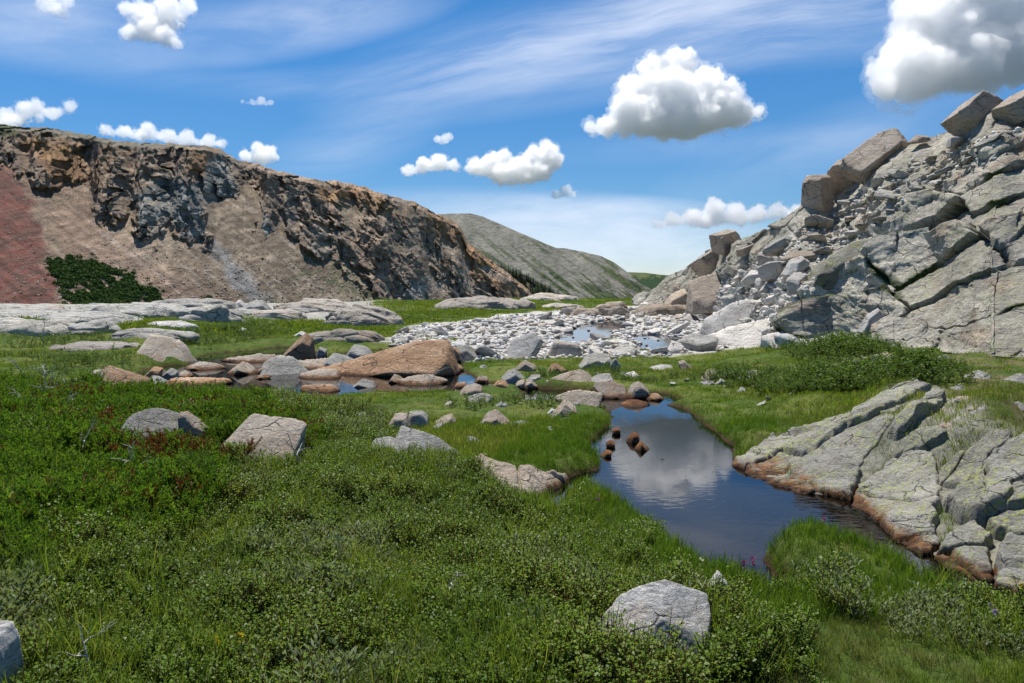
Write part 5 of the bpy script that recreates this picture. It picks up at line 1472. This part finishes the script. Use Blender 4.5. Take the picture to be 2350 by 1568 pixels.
rt = np.random.RandomState(21)
def tuft(nb, h, wd, bend, spread):
    V, Fc, R_ = [], [], []
    for b in range(nb):
        a = rt.rand()*6.283; l = h*rt.uniform(.55, 1.1); bx = rt.normal(0, spread, 2)
        lean = rt.uniform(.1, 1)*bend
        d = np.array([math.cos(a), math.sin(a)]); p_ = np.array([-d[1], d[0]])
        fa = rt.rand()*3.14; p_ = np.array([math.cos(fa), math.sin(fa)])
        i0 = len(V)
        rr = rt.rand()
        for k, t in enumerate((0, .4, .75, 1)):
            o = d*lean*l*t*t; z = l*t*(1 - .3*lean*t)
            w_ = wd*(1 - .3*t if t < 1 else .12)/2
            for s in (-1, 1):
                V.append((bx[0] + o[0] + s*p_[0]*w_, bx[1] + o[1] + s*p_[1]*w_, z)); R_.append(np.clip(rr + .15*(t - .5), 0, 1))
        for k in range(3):
            q = i0 + k*2
            Fc.append((q, q + 1, q + 3, q + 2))
    return np.array(V), np.array(Fc), np.array(R_), np.zeros(len(V))

def add_leaf(V, Fc, R_, K, base, dirv, nrm, L_, W__, rr, fold=.25):
    side = np.cross(dirv, nrm); side /= np.linalg.norm(side) + 1e-9
    i = len(V)
    mid = base + dirv*L_*.5
    V += [base, mid + side*W__/2 + nrm*fold*W__, base + dirv*L_, mid - side*W__/2 + nrm*fold*W__]
    Fc.append((i, i + 1, i + 2, i + 3)); R_ += [rr]*4; K += [0]*4

def add_stick(V, Fc, R_, K, a, b, w0, w1):
    d = b - a; s = np.cross(d, [.3, .2, 1.]); s /= np.linalg.norm(s) + 1e-9
    u = np.cross(d, s); u /= np.linalg.norm(u) + 1e-9
    for q in (s, u):
        i = len(V)
        V += [a - q*w0/2, a + q*w0/2, b + q*w1/2, b - q*w1/2]
        Fc.append((i, i + 1, i + 2, i + 3)); R_ += [.5]*4; K += [1]*4

def shoot(h, nl, L_, W__, tip=.35, upright=.3, branches=2):
    V, Fc, R_, K = [], [], [], []
    stems = []
    for b in range(branches):
        a = np.array([0, 0, 0.]) if b == 0 else np.array(stems[0][0] + (stems[0][1] - stems[0][0])*rt.uniform(.25, .5))
        d = np.array([rt.normal(0, .4), rt.normal(0, .4), 1.]); d /= np.linalg.norm(d)
        e = a + d*h*(1 if b == 0 else .65)
        add_stick(V, Fc, R_, K, a, e, .005, .002)
        stems.append((a, e))
    for k in range(nl):
        a, e = stems[k % branches]
        t = rt.uniform(tip, 1.02)
        p_ = a + (e - a)*t
        an = rt.rand()*6.283
        dv = np.array([math.cos(an), math.sin(an), rt.uniform(-.1, .9)*upright + upright]); dv /= np.linalg.norm(dv)
        nr = np.array([rt.normal(0, .45), rt.normal(0, .45), 1.]); nr -= dv*(nr @ dv); nr /= np.linalg.norm(nr)
        s = rt.uniform(.65, 1.2)
        add_leaf(V, Fc, R_, K, p_ + dv*.004, dv, nr, L_*s, W__*s, rt.rand())
    return np.array(V), np.array(Fc), np.array(R_), np.array(K, float)

def spray(h, nn, L_, W__):
    """a juniper branchlet: needles all round an upward-curving twig"""
    V, Fc, R_, K = [], [], [], []
    for b in range(3):
        an = rt.rand()*6.283
        d0 = np.array([math.cos(an)*.7, math.sin(an)*.7, .75])
        pts = [np.array([0, 0, 0.]) + d0*h*t + np.array([0, 0, .25*h*t*t]) for t in (0, .5, 1)]
        add_stick(V, Fc, R_, K, pts[0], pts[1], .006, .004); add_stick(V, Fc, R_, K, pts[1], pts[2], .004, .002)
        rr0 = rt.rand()
        for k in range(nn):
            t = rt.uniform(.15, 1)
            p_ = pts[0] + d0*h*t + np.array([0, 0, .25*h*t*t])
            a2 = rt.rand()*6.283
            dv = d0*.8 + .8*np.array([math.cos(a2), math.sin(a2), rt.uniform(-.2, .8)]); dv /= np.linalg.norm(dv)
            nr = np.cross(dv, rt.normal(0, 1, 3)); nr /= np.linalg.norm(nr)
            if nr[2] < 0: nr = -nr
            add_leaf(V, Fc, R_, K, p_, dv, nr, L_*rt.uniform(.6, 1.1), W__, np.clip(.6*rr0 + .4*rt.rand() + .15*(t - .5), 0, 1), .1)
    return np.array(V), np.array(Fc), np.array(R_), np.array(K, float)

# what already stands on the land: no plants on top of stones
bpy.context.view_layer.update()
from mathutils.bvhtree import BVHTree
def rock_cover():
    vs, fs, n0 = [], [], 0
    for o in COL.objects:
        if o.type != 'MESH' or not o.get('category') or o.name.startswith(('cumulus', 'slope_stone', 'scree_block')): continue
        me = o.data
        if len(me.polygons) > 50000: continue
        co = np.empty(len(me.vertices)*3, np.float32); me.vertices.foreach_get('co', co); co = co.reshape(-1, 3)
        M = np.array(o.matrix_world); co = co @ M[:3, :3].T + M[:3, 3]
        k = len(me.polygons[0].vertices)
        li = np.empty(len(me.loops), np.int32); me.loops.foreach_get('vertex_index', li)
        vs.append(co); fs += (li.reshape(-1, k) + n0).tolist(); n0 += len(co)
    return BVHTree.FromPolygons(np.concatenate(vs).tolist(), fs)
COVER = rock_cover()
def clear_of_rock(x, y, z, tol=.02):
    keep = np.ones(len(x), bool)
    dn = Vector((0, 0, -1))
    for i in range(len(x)):
        h = COVER.ray_cast(Vector((x[i], y[i], 6.0)), dn, 9.0)
        if h[0] is not None and h[0].z > z[i] - tol: keep[i] = False
    return keep

def spread(n, r0, r1, a0, a1, seed, power=2.0):
    """points over the land, thinning with distance as 1/r**power"""
    r_ = np.random.RandomState(seed)
    th = r_.uniform(math.radians(a0), math.radians(a1), n)
    u = r_.rand(n)
    q = 2 - power
    r = r0*(r1/r0)**u if abs(q) < 1e-6 else (r0**q + u*(r1**q - r0**q))**(1/q)
    x, y = r*np.sin(th), r*np.cos(th)
    z = gsample(GZ, x, y); dw = gsample(GDW, x, y)
    return x, y, z, dw, r

def multi_sd(x, y, zs):
    d = np.full(len(x), 99.)
    for q in zs: d = np.minimum(d, poly_sd(x, y, q))
    return d

# --- low willow and dwarf birch in front of us
SHOOTS_S = [shoot(.09, 18, .015, .0125, .1, .25, 3) for k in range(5)]
SHOOTS = [shoot(.15, 24, .016, .0135, .15, .25, 3) for k in range(6)]
SHOOTS_T = [shoot(.23, 30, .016, .0135, .2, .25, 4) for k in range(5)]
WILLOW = [shoot(.17, 14, .032, .011, .2, .7, 2) for k in range(6)]
x, y, z, dw, r = spread(88000, 1.7, 13, -43, 43, 31, 1.35)
nz = n2(x, y, .9, 3, 401); nz2 = n2(x, y, 2.6, 3, 402); nw = n2(x, y, .7, 3, 403)
ds = poly_sd(x, y, Z_SCR); dj = poly_sd(x, y, Z_JUN); db = multi_sd(x, y, Z_BUSHR[2:])
ins = ((ds + .35*nz2 < 0) | (db + .3*nz2 < 0) | ((x > .5) & (r < 8) & (n2(x, y, 1.1, 3, 407) > .22) & (x - .1*y < 2.4)) ) & (dw > .12)
injun = dj + .3*nz2 < -.1
c1, c2, cd_, _, _ = voronoi2(x*1.5 + .3*nz2, y*1.5 + .3*nz, 405)
hgt = (1.3 - 1.15*c1)*(.7 + .75*cd_) + .35*nz
keepp = ins & (~injun | (rt.rand(len(x)) < .3))
keepp &= (nz2 > -.62) & (rt.rand(len(x)) < 1.35 - .9*c1)
keepp &= clear_of_rock(x, y, z, .06)
hgt *= sstep(.05, .7, dw)*.55 + .45
sel = keepp
P_ = np.stack([x, y, z - .015], 1)[sel]
H_ = np.clip(hgt, .35, 1.9)[sel]
S_ = (.85 + .25*rt.rand(sel.sum()))*(1 + .025*np.maximum(r[sel] - 6, 0))
wil = (nw[sel] + .5*nz2[sel] > .22)
T_ = np.clip(.5 + .55*nz[sel] + .5*(cd_[sel] - .5) + .22*rt.normal(0, 1, sel.sum()), 0, 1)
M_BIRCH = leaf_mat('dwarf_birch_leaf', [(0, (.065, .12, .017)), (.45, (.125, .205, .027)), (.8, (.19, .27, .042)), (.93, (.26, .31, .065)), (1, (.29, .26, .08))], trans=.45, gloss=.16, rough=.45)
M_WILL = leaf_mat('grey_willow_leaf', [(0, (.10, .14, .045)), (.5, (.19, .235, .10)), (.85, (.29, .33, .19)), (1, (.38, .41, .28))], trans=.35, gloss=.15, rough=.5)
for nm_, tm_, mk_ in (('low leafy carpet of dwarf birch between the bigger shrubs', SHOOTS_S, H_ < .75), ('dark green dwarf birch scrub covering the ground in front of us', SHOOTS, (H_ >= .75) & (H_ < 1.25)), ('tallest tufts of dwarf birch in the scrub close to us', SHOOTS_T, H_ >= 1.25)):
    mk_ = mk_ & ~wil
    scatter('scrub', nm_, tm_, P_[mk_], S_[mk_], M_BIRCH, 1, .2, tint=T_[mk_])
scatter('willow_scrub', 'silvery leaved willow growing in patches through the scrub', WILLOW, P_[wil], (S_*np.clip(H_, .7, 1.2))[wil], M_WILL, 2, .2, tint=T_[wil])

def rockzone_(x, y): return poly_sd(x, y, Z_RUB)
# --- patches of low willow further off
FARSH = [shoot(.30, 28, .038, .029, .1, .3, 4) for k in range(6)]
x, y, z, dw, r = spread(60000, 8, 60, -42, 44, 33, 1.9)
d1 = multi_sd(x, y, Z_BUSHR[:2]); d2 = multi_sd(x, y, Z_BUSHL)
nz2 = n2(x, y, 1.0, 3, 412)
pat = (n2(x, y, .33, 3, 414) > .27) & (r > 11) & (rockzone_(x, y) > .8) & (poly_sd(x, y, Z_DRY) > 0) & ~((x > 0) & (r < 13))
ins = ((d1 + .5*nz2 < 0) | (d2 + .8*nz2 < -.1) | pat) & (dw > .2)
ins &= clear_of_rock(x, y, z, .1)
edge_ = np.where(pat, -.35, np.minimum(d1, d2))[ins]
S_ = (.6 + .55*sstep(0, -1.2, edge_) + .3*nz2[ins])*(1 + .012*r[ins])
far_ = d1[ins] > .6
P_ = np.stack([x, y, z - .03], 1)[ins]
M_FARW = leaf_mat('meadow_willow_leaf', [(0, (.04, .08, .012)), (.5, (.075, .135, .02)), (.85, (.12, .18, .035)), (1, (.17, .20, .055))], trans=.35, gloss=.1, rough=.55)
scatter('willow_scrub', 'dense green willow patch on the meadow below the rock slope', FARSH, P_[~far_], S_[~far_], M_FARW, 3, .2)
scatter('willow_scrub', 'low green willow patches on the bench behind the tarn', FARSH, P_[far_], S_[far_]*.65, M_FARW, 4, .2)

# --- juniper mat on the left
SPRAYS = [spray(.11, 30, .026, .0065) for k in range(8)]
x, y, z, dw, r = spread(40000, 3, 17, -44, 0, 35, 1.2)
dj = poly_sd(x, y, Z_JUN); nz = n2(x, y, .8, 3, 421); nz2 = n2(x, y, 2.2, 3, 422)
ins = (dj + .35*nz2 < 0) & (dw > .1) & (nz > -.5) & (rt.rand(len(x)) < 1.3 - 1.1*voronoi2(x*1.15 + .3*nz2, y*1.15 + .3*nz, 426)[0])
ins &= clear_of_rock(x, y, z, .05)
c1, c2, cd_, _, _ = voronoi2(x*1.15 + .3*nz2, y*1.15 + .3*nz, 426)
mound = np.clip(.24 - .3*c1, 0, .3)*(.4 + .9*cd_) + .03*nz2
P_ = np.stack([x, y, z + np.maximum(mound, 0)*rt.rand(len(x))**.35], 1)[ins]
S_ = (.85 + .5*rt.rand(ins.sum()))*(1 + .02*r[ins])
dead = (n2(x, y, 1.5, 3, 425)[ins] + .25*rt.normal(0, 1, ins.sum()) > .42)
M_JUN = leaf_mat('juniper_needles', [(0, (.05, .105, .012)), (.4, (.098, .185, .018)), (.75, (.155, .25, .028)), (1, (.23, .29, .05))], trans=.4, gloss=.1, rough=.55)
M_JDEAD = leaf_mat('dry_juniper_needles', [(0, (.10, .035, .012)), (.5, (.19, .07, .02)), (1, (.27, .13, .05))], trans=.2, gloss=.1)
scatter('juniper_mat', 'bright green creeping juniper spreading over the left bank', SPRAYS, P_[~dead], S_[~dead], M_JUN, 5, .25)
scatter('dry_juniper', 'rusty dead juniper sprays among the green', SPRAYS, P_[dead], S_[dead]*.9, M_JDEAD, 6, .25)

# --- grass
NEARG = [tuft(11, .13, .0042, .6, .03) for k in range(8)]
TALLG = [tuft(10, .17, .0045, .45, .03) for k in range(6)]
MIDG = [tuft(13, .11, .010, .55, .08) for k in range(8)]
FARG = [tuft(13, .13, .028, .55, .18) for k in range(6)]
M_GRASS = leaf_mat('meadow_grass', [(0, (.07, .115, .015)), (.35, (.13, .19, .025)), (.65, (.195, .24, .038)), (.85, (.28, .275, .07)), (1, (.40, .33, .15))], trans=.42, gloss=.1, rough=.6)
M_SEDGE = leaf_mat('bank_sedge', [(0, (.055, .115, .012)), (.45, (.105, .185, .020)), (.8, (.16, .225, .03)), (1, (.25, .25, .07))], trans=.42, gloss=.1, rough=.6)
M_DRYG = leaf_mat('short_dry_turf', [(0, (.06, .10, .016)), (.4, (.11, .155, .028)), (.7, (.18, .185, .052)), (1, (.31, .26, .125))], trans=.38, gloss=.1, rough=.65)
def rockzone(x, y): return poly_sd(x, y, Z_RUB)
x, y, z, dw, r = spread(60000, 1.7, 12, -43, 46, 41, 1.0)
ds = np.minimum(np.minimum(poly_sd(x, y, Z_SCR), poly_sd(x, y, Z_JUN)), multi_sd(x, y, Z_BUSHR[2:]))
nz = n2(x, y, .9, 3, 431); nz2 = n2(x, y, 3., 3, 432)
dd = poly_sd(x, y, Z_DRY)
pr = np.where(ds + .3*nz2 < 0, .4 + .35*(nz > .2), 1.0)*np.where(dd < .2, .55, 1)
so_ = poly_sd(x, y, Z_OUT)
pr = pr*np.where(so_ < .1, .30*(nz2 > -.1), 1)
ins = (dw > .015) & (rt.rand(len(x)) < pr)
ins &= clear_of_rock(x, y, z, .01)
bank = (dw < .75 + .5*nz) & (x < 3.0 + .2*y)
dryz = (~bank) & ((dd < .3) | ((x > .9) & (r < 7.5) & (nz + .4*nz2 > -.15)) | (x - .16*y > 1.9))
P_ = np.stack([x, y, z - .012], 1)
S_ = np.clip(.8 + .45*nz + .3*nz2, .4, 1.5)
T_ = np.clip(.45 + .6*nz + .45*nz2 + .22*rt.normal(0, 1, len(x)), 0, 1)
a_ = ins & bank; b_ = ins & dryz & ~bank; c_ = ins & ~bank & ~dryz
T_ = np.where((rt.rand(len(x)) < .13) & dryz, 1.0, T_)
scatter('bank_grass', 'tall bright sedge fringing the banks of the pool', TALLG, P_[a_], S_[a_]*.85, M_SEDGE, 7, .2, tint=T_[a_])
scatter('grass', 'short yellow-green turf on the right bank close to us', NEARG, P_[b_], S_[b_]*.62, M_DRYG, 8, .25, tint=T_[b_])
scatter('grass', 'fresh green grass between scrub and stream', NEARG, P_[c_], S_[c_]*.95, M_GRASS, 9, .2, tint=T_[c_])
x2, y2, z2, dw2, r2 = spread(9000, 1.8, 9, -43, 40, 47, 1.1)
m2 = (np.minimum(poly_sd(x2, y2, Z_SCR), multi_sd(x2, y2, Z_BUSHR[2:])) < 0) & (dw2 > .15) & (n2(x2, y2, .8, 3, 434) > -.18)
m2 &= clear_of_rock(x2, y2, z2, .05)
scatter('tall_grass', 'thin tall grass blades rising through the scrub', [tuft(7, .27, .0042, .55, .03) for k in range(6)], np.stack([x2, y2, z2], 1)[m2], np.clip(.8 + .5*n2(x2, y2, 2, 2, 435), .5, 1.3)[m2], M_GRASS, 14, .25)
# middle distance
x, y, z, dw, r = spread(62000, 8.5, 34, -44, 44, 43, 1.55)
nz = n2(x, y, .5, 3, 441); nz2 = n2(x, y, 1.6, 3, 442)
dr = rockzone(x, y); dd = poly_sd(x, y, Z_DRY)
Z_CH = zone([(1020, 850), (1250, 845), (1520, 888), (1540, 940), (1250, 968), (1040, 912)])
ins = (dw > .04) & ((dr + .5*nz2 > .0) | ((n2(x, y, .45, 3, 447) > .36) & (dw > .15))) & ((poly_sd(x, y, Z_CH) > .1) | (rt.rand(len(x)) < .3)) & ((dd > 0) | (rt.rand(len(x)) < .35 + .3*nz2)) & (np.minimum(poly_sd(x, y, Z_JUN), poly_sd(x, y, Z_SCR)) > -.3)
ins &= clear_of_rock(x, y, z, .02)
P_ = np.stack([x, y, z - .015], 1)[ins]
S_ = np.clip(.75 + .45*nz + .35*nz2, .35, 1.5)[ins]
T_ = np.clip(.45 + .7*nz + .45*nz2 + .2*rt.normal(0, 1, len(x)), 0, 1)[ins]
bk = (dw[ins] < .9)
scatter('grass', 'green meadow grass round the tarn and the stream crossing', MIDG, P_[~bk], S_[~bk]*.8, M_GRASS, 10, .2, tint=T_[~bk])
scatter('bank_grass', 'bright green sedge along the far banks', MIDG, P_[bk], S_[bk]*.72, M_SEDGE, 11, .2, tint=T_[bk])
# far meadow to the rim of the bench
x, y, z, dw, r = spread(26000, 30, 82, -40, 22, 45, 1.9)
nz = n2(x, y, .2, 3, 451); nz2 = n2(x, y, .7, 3, 452)
ins = (dw > .1) & (rockzone(x, y) + .6*nz2 > .2) & ~((r + 5*nz2 > 39) & (np.arctan2(x, y) < -.17))
ins &= clear_of_rock(x, y, z, .03)
P_ = np.stack([x, y, z - .03], 1)[ins]
S_ = np.clip(1.0 + .6*nz + .4*nz2, .4, 2.0)[ins]
T_ = np.clip(.4 + .6*nz + .3*nz2, 0, 1)[ins]
scatter('grass', 'green meadow at the rim of the bench', FARG, P_, S_*1.1, M_GRASS, 12, .2, tint=T_)

# --- dark thicket on the talus under the long cliff
THK = [(112, 600), (165, 592), (200, 600), (260, 612), (300, 625), (330, 655), (362, 668), (350, 690), (300, 690), (250, 700), (190, 708), (150, 700), (150, 668), (125, 640)]
def on_cliff(px, py):
    ci = np.clip(((px - cx[0])/1.7).astype(int), 0, len(cx) - 1)
    pyc = CL['PY'][:, ci]
    ri = np.argmin(np.abs(pyc - py[None, :]), 0)
    D_ = CL['D'][ri, ci]
    return np.stack([CL['A'][ri, ci]*D_, D_, CL['Z'][ri, ci]], 1)
def puff(n, L_):
    V, Fc, R_, K = [], [], [], []
    for k in range(n):
        u = rt.normal(0, 1, 3); u /= np.linalg.norm(u); u[2] = abs(u[2])
        nr = u + rt.normal(0, .4, 3); nr /= np.linalg.norm(nr)
        dv = np.cross(nr, rt.normal(0, 1, 3)); dv /= np.linalg.norm(dv)
        add_leaf(V, Fc, R_, K, u*np.array([1, 1, .8])*rt.uniform(.6, 1) - dv*L_/2, dv, nr, L_, L_*.8, rt.rand(), .1)
    return np.array(V), np.array(Fc), np.array(R_), np.array(K, float)
PUFF = [puff(44, .5) for k in range(5)]
q = np.stack([rt.uniform(90, 390, 9000), rt.uniform(580, 730, 9000)], 1)
m = poly_sd(q[:, 0] + 24*n2(q[:, 0], q[:, 1], .04, 4, 461), q[:, 1] + 16*n2(q[:, 0], q[:, 1], .04, 4, 462), THK) < 0
m &= ~((n2(q[:, 0]*.8 + q[:, 1]*.5, q[:, 1]*.8 - q[:, 0]*.5, .02, 3, 463, sy=.05) > .22) & (q[:, 1] > 625))
m |= (poly_sd(q[:, 0], q[:, 1], [(335, 690), (345, 670), (380, 690), (375, 700)]) < 0)
q = q[m]
P_ = on_cliff(q[:, 0], q[:, 1])
q3 = np.stack([rt.uniform(95, 400, 420), rt.uniform(575, 720, 420)], 1)
q3 = q3[(poly_sd(q3[:, 0], q3[:, 1], THK) < 26*rt.rand(len(q3))) & (q3[:, 1] > 585)]
q = np.concatenate([q, q3])
P_ = on_cliff(q[:, 0], q[:, 1])
q2 = np.stack([rt.uniform(455, 505, 160), rt.uniform(670, 706, 160)], 1)
q2 = q2[poly_sd(q2[:, 0], q2[:, 1], [(462, 678), (480, 680), (505, 704), (470, 706)]) < 0]
P_ = np.concatenate([P_, on_cliff(q2[:, 0], q2[:, 1])])
M_THK = leaf_mat('thicket_leaf', [(0, (.018, .045, .012)), (.5, (.045, .09, .02)), (1, (.10, .15, .032))], trans=.15, gloss=.05, rough=.7)
scatter('thicket_shrubbery', 'dark green thicket at the foot of the red scree', PUFF, P_, np.full(len(P_), 1.0)*(.45 + .9*rt.rand(len(P_))**3), M_THK, 13, .1)

# --- conifers on the wooded spur right of the cliff
def col_spur(PX, PY, lat, zz):
    b = n2(PX, PY, .08, 4, 471)
    return lerp(np.array([.045, .06, .028]), np.array([.12, .11, .075]), sstep(.0, .4, b))
spur, (sA, sE, sD, sPX, sPY) = far_hill('hill', (1050, 1345), [(1050, 570), (1085, 578), (1110, 592), (1156, 614), (1208, 632), (1250, 655), (1290, 680), (1345, 708)], 735, 620, 30, col_spur, 240, 8, rows=70, rough=1.)
def conifer_mesh(seed):
    r_ = np.random.RandomState(seed)
    V, Fc, K, Rr = [], [], [], []
    add_stick(V, Fc, Rr, K, np.array([0, 0, -.05]), np.array([0, 0, .9]), .05, .01)
    for k in range(150):
        t = r_.rand()**.8
        zz_ = .1 + .9*t
        rad = .19*(1 - t)**.85 + .015
        a = r_.rand()*6.283
        b0 = np.array([0, 0, zz_])
        dv = np.array([math.cos(a), math.sin(a), -.35 + .5*t]); dv /= np.linalg.norm(dv)
        nr = np.array([-dv[0]*.2, -dv[1]*.2, 1.]); nr /= np.linalg.norm(nr)
        add_leaf(V, Fc, Rr, K, b0, dv, nr, rad*r_.uniform(.75, 1.15), .07*(1 - .5*t), r_.rand(), -.2)
    return new_mesh('conifer_tree', np.array(V), np.array(Fc), False, attrs={'rnd': np.array(Rr), 'woody': np.array(K, float)})
M_CON = leaf_mat('conifer_needles', [(0, (.010, .022, .010)), (.6, (.018, .038, .014)), (1, (.035, .06, .022))], trans=.1, gloss=.1)
CON = [conifer_mesh(s) for s in range(4)]
for c_ in CON: c_.materials.append(M_CON)
rc = np.random.RandomState(9)
def plant_conifer(p, h, label, group):
    o = bpy.data.objects.new('conifer_tree', CON[rc.randint(4)]); COL.objects.link(o)
    o.location = p; o.rotation_euler = (0, 0, rc.rand()*6.28); o.scale = (h*rc.uniform(.8, 1.2), h*rc.uniform(.8, 1.2), h)
    o['label'] = label; o['category'] = 'tree'; o['group'] = group
FOREST = [(1085, 590), (1110, 596), (1156, 620), (1208, 640), (1250, 660), (1285, 684), (1250, 690), (1200, 690), (1170, 660), (1130, 620)]
n_ = 0
while n_ < 200:
    a, b = rc.uniform(1082, 1288), rc.uniform(585, 692)
    if poly_sd(np.array([a]), np.array([b]), FOREST)[0] > 0: continue
    ci = np.argmin(np.abs(sPX[0] - a)); ri = np.argmin(np.abs(sPY[:, ci] - b))
    D_ = sD[ri, ci]
    plant_conifer((sA[ri, ci]*D_, D_, EYE + sE[ri, ci]*D_ - .3), rc.uniform(4.5, 8.5)*D_/700, 'small dark conifer in the wood on the spur right of the cliff', 'conifers on the wooded spur')
    n_ += 1
q = np.array([(1005, 590), (1012, 598), (1018, 606), (1024, 618), (1032, 628), (1040, 640), (1046, 648), (1030, 610), (1052, 655), (1068, 668), (1080, 676), (1090, 684), (1010, 575), (1035, 600), (1060, 640), (1040, 660), (1055, 672), (985, 560), (1000, 566), (1074, 650)], float)
for p_ in on_cliff(q[:, 0], q[:, 1]):
    plant_conifer(tuple(p_ - np.array([0, 0, .3])), rc.uniform(3.5, 6.5), 'lone dark conifer clinging to the gullies at the right end of the cliff', 'conifers in the cliff gullies')

# --- bleached dead branches
def branch_mesh(seed, h, forks=5, flat=.5):
    r_ = np.random.RandomState(seed)
    V, Fc = [], []
    def tube(pts, r0, r1, n=5):
        i0 = len(V)
        for k, p_ in enumerate(pts):
            t = k/(len(pts) - 1)
            d = (pts[min(k + 1, len(pts) - 1)] - pts[max(k - 1, 0)]); d /= np.linalg.norm(d)
            s = np.cross(d, [.2, .4, .9]); s /= np.linalg.norm(s); u = np.cross(d, s)
            for j in range(n):
                a = 6.283*j/n
                V.append(p_ + (s*math.cos(a) + u*math.sin(a))*(r0 + (r1 - r0)*t))
        for k in range(len(pts) - 1):
            for j in range(n):
                a = i0 + k*n + j; b = i0 + k*n + (j + 1) % n
                Fc.append((a, b, b + n, a + n))
    def grow(p0, d, l, rad, lev):
        pts = [p0]
        for k in range(5):
            d = d + r_.normal(0, .16, 3); d /= np.linalg.norm(d)
            pts.append(pts[-1] + d*l/5)
        tube(pts, rad, rad*.35)
        if lev < 2:
            for f in range(forks if lev == 0 else 2):
                k = r_.randint(1, 5)
                d2 = d + r_.normal(0, .7, 3); d2[2] = abs(d2[2])*.7 + .1; d2 /= np.linalg.norm(d2)
                grow(pts[k], d2, l*r_.uniform(.35, .6), rad*.6, lev + 1)
    d = np.array([r_.normal(0, flat), r_.normal(0, flat), .8]); d /= np.linalg.norm(d)
    grow(np.zeros(3), d, h, h*.022, 0)
    return new_mesh('dead_branch', np.array(V), np.array(Fc), True)
tb = NT('bleached_wood')
cb = tb.ramp(tb.noise(tb.pos(), 30, 4, .6), [(.3, (.30, .27, .24)), (.7, (.58, .55, .51))])
bb = tb.n('BsdfPrincipled', i_Base_Color=cb, i_Roughness=.8)
M_DEAD = tb.surf(bb.outputs[0])
for i, (a, b, hp, lab) in enumerate([(64, 905, 34, 'bleached upright dead branch at the far left of the juniper'), (126, 912, 42, 'tall bleached dead branch standing in the juniper'), (100, 930, 46, 'leaning silver dead branch below the tall one'), (222, 905, 26, 'curled dead branch near the tarn shore'),
                                     (100, 790, 30, 'tangle of grey dead branches on the left bench'), (60, 960, 34, 'silvery dead branch among rusty needles at the left'), (140, 975, 36, 'forked dead branch left of the large grey boulder'), (375, 1180, 30, 'white dead stick lying in the dark scrub'),
                                     (300, 1120, 44, 'spidery dead branch in the hollow of the juniper'), (210, 1090, 40, 'grey dead branch standing in the juniper mat'), (345, 1050, 30, 'dead branch at the foot of the large grey boulder'), (1002, 1395, 44, 'forked white dead twig in the scrub'),
                                     (700, 1085, 40, 'thin white dead twig below the pale tan boulder'), (235, 1600, 50, 'dead twig by the bottom left rock'), (1600, 1440, 30, 'dead twig beside the banded boulder'), (60, 1180, 46, 'brown grey dead branch at the left edge'), (985, 895, 24, 'pale dead stalk on the shore of the tarn'), (690, 928, 26, 'thin white stalks by the tarn')]):
    x_, y_, z_ = (float(q[0]) for q in ground_at(a, b))
    link('dead_branch', branch_mesh(500 + i, hp*y_/F*1.7 + .12, 3 + i % 4), M_DEAD, lab, 'branch', 'bleached dead branches', loc=(x_, y_, z_ + .03))

# --- a few flowers
def flower_mesh(seed, h, head, n=14):
    r_ = np.random.RandomState(seed)
    V, Fc, R_, K = [], [], [], []
    top = np.array([r_.normal(0, .06)*h*3, r_.normal(0, .06)*h*3, h])
    add_stick(V, Fc, R_, K, np.zeros(3), top, .004, .002)
    sv = len(V)
    me_s = new_mesh('stem', np.array(V), np.array(Fc), False, attrs={'rnd': np.full(sv, .6), 'woody': np.zeros(sv)})
    V, Fc, R_, K = [], [], [], []
    for k in range(n):
        u = r_.normal(0, 1, 3); u /= np.linalg.norm(u); u[2] = abs(u[2])*.8
        add_leaf(V, Fc, R_, K, top - np.array([0, 0, head*1.6*r_.rand()]), u/np.linalg.norm(u), np.array([-u[1], u[0], .6])/np.linalg.norm([-u[1], u[0], .6]), head*r_.uniform(.6, 1), head*.5, r_.rand())
    me_p = new_mesh('petals', np.array(V), np.array(Fc), False, attrs={'rnd': np.array(R_), 'woody': np.array(K, float)})
    return me_s, me_p
M_PINK = leaf_mat('magenta_petals', [(0, (.28, .05, .22)), (1, (.5, .16, .40))], trans=.3)
M_YEL = leaf_mat('yellow_petals', [(0, (.55, .36, .02)), (1, (.75, .6, .08))], trans=.3)
M_LIL = leaf_mat('lilac_petals', [(0, (.25, .16, .36)), (1, (.55, .42, .6))], trans=.3)
for i, (a, b, mt, lab) in enumerate([(1706, 1328, M_PINK, 'magenta flower at the left of the cluster by the notch in the bank'), (1722, 1322, M_PINK, 'magenta flower in the middle of the cluster by the notch in the bank'), (1738, 1330, M_PINK, 'magenta flower at the right of the cluster by the notch in the bank'),
                                     (1862, 1220, M_PINK, 'pink flower on the grassy point in the stream'), (1380, 1165, M_PINK, 'single pink flower in the sedge beside the pool'), (2250, 1430, M_LIL, 'lilac flower in the willow near the right edge'), (2262, 1450, M_LIL, 'pale lilac flower just below the other lilac flower'),
                                     (2342, 1380, M_YEL, 'yellow flower at the right edge of the turf'), (512, 1545, M_YEL, 'yellow flower at the bottom of the scrub'), (560, 1530, M_YEL, 'small yellow flower right of the other one in the scrub')]):
    x_, y_, z_ = (float(q[0]) for q in ground_at(a, b + 24))
    e_ = link('wildflower', None, None, lab, 'flower', 'wildflowers', loc=(x_, y_, z_))
    ms, mp_ = flower_mesh(600 + i, .2 if y_ < 9 else .24, .028)
    link('stem', ms, M_SEDGE, parent=e_); link('petals', mp_, mt, parent=e_)
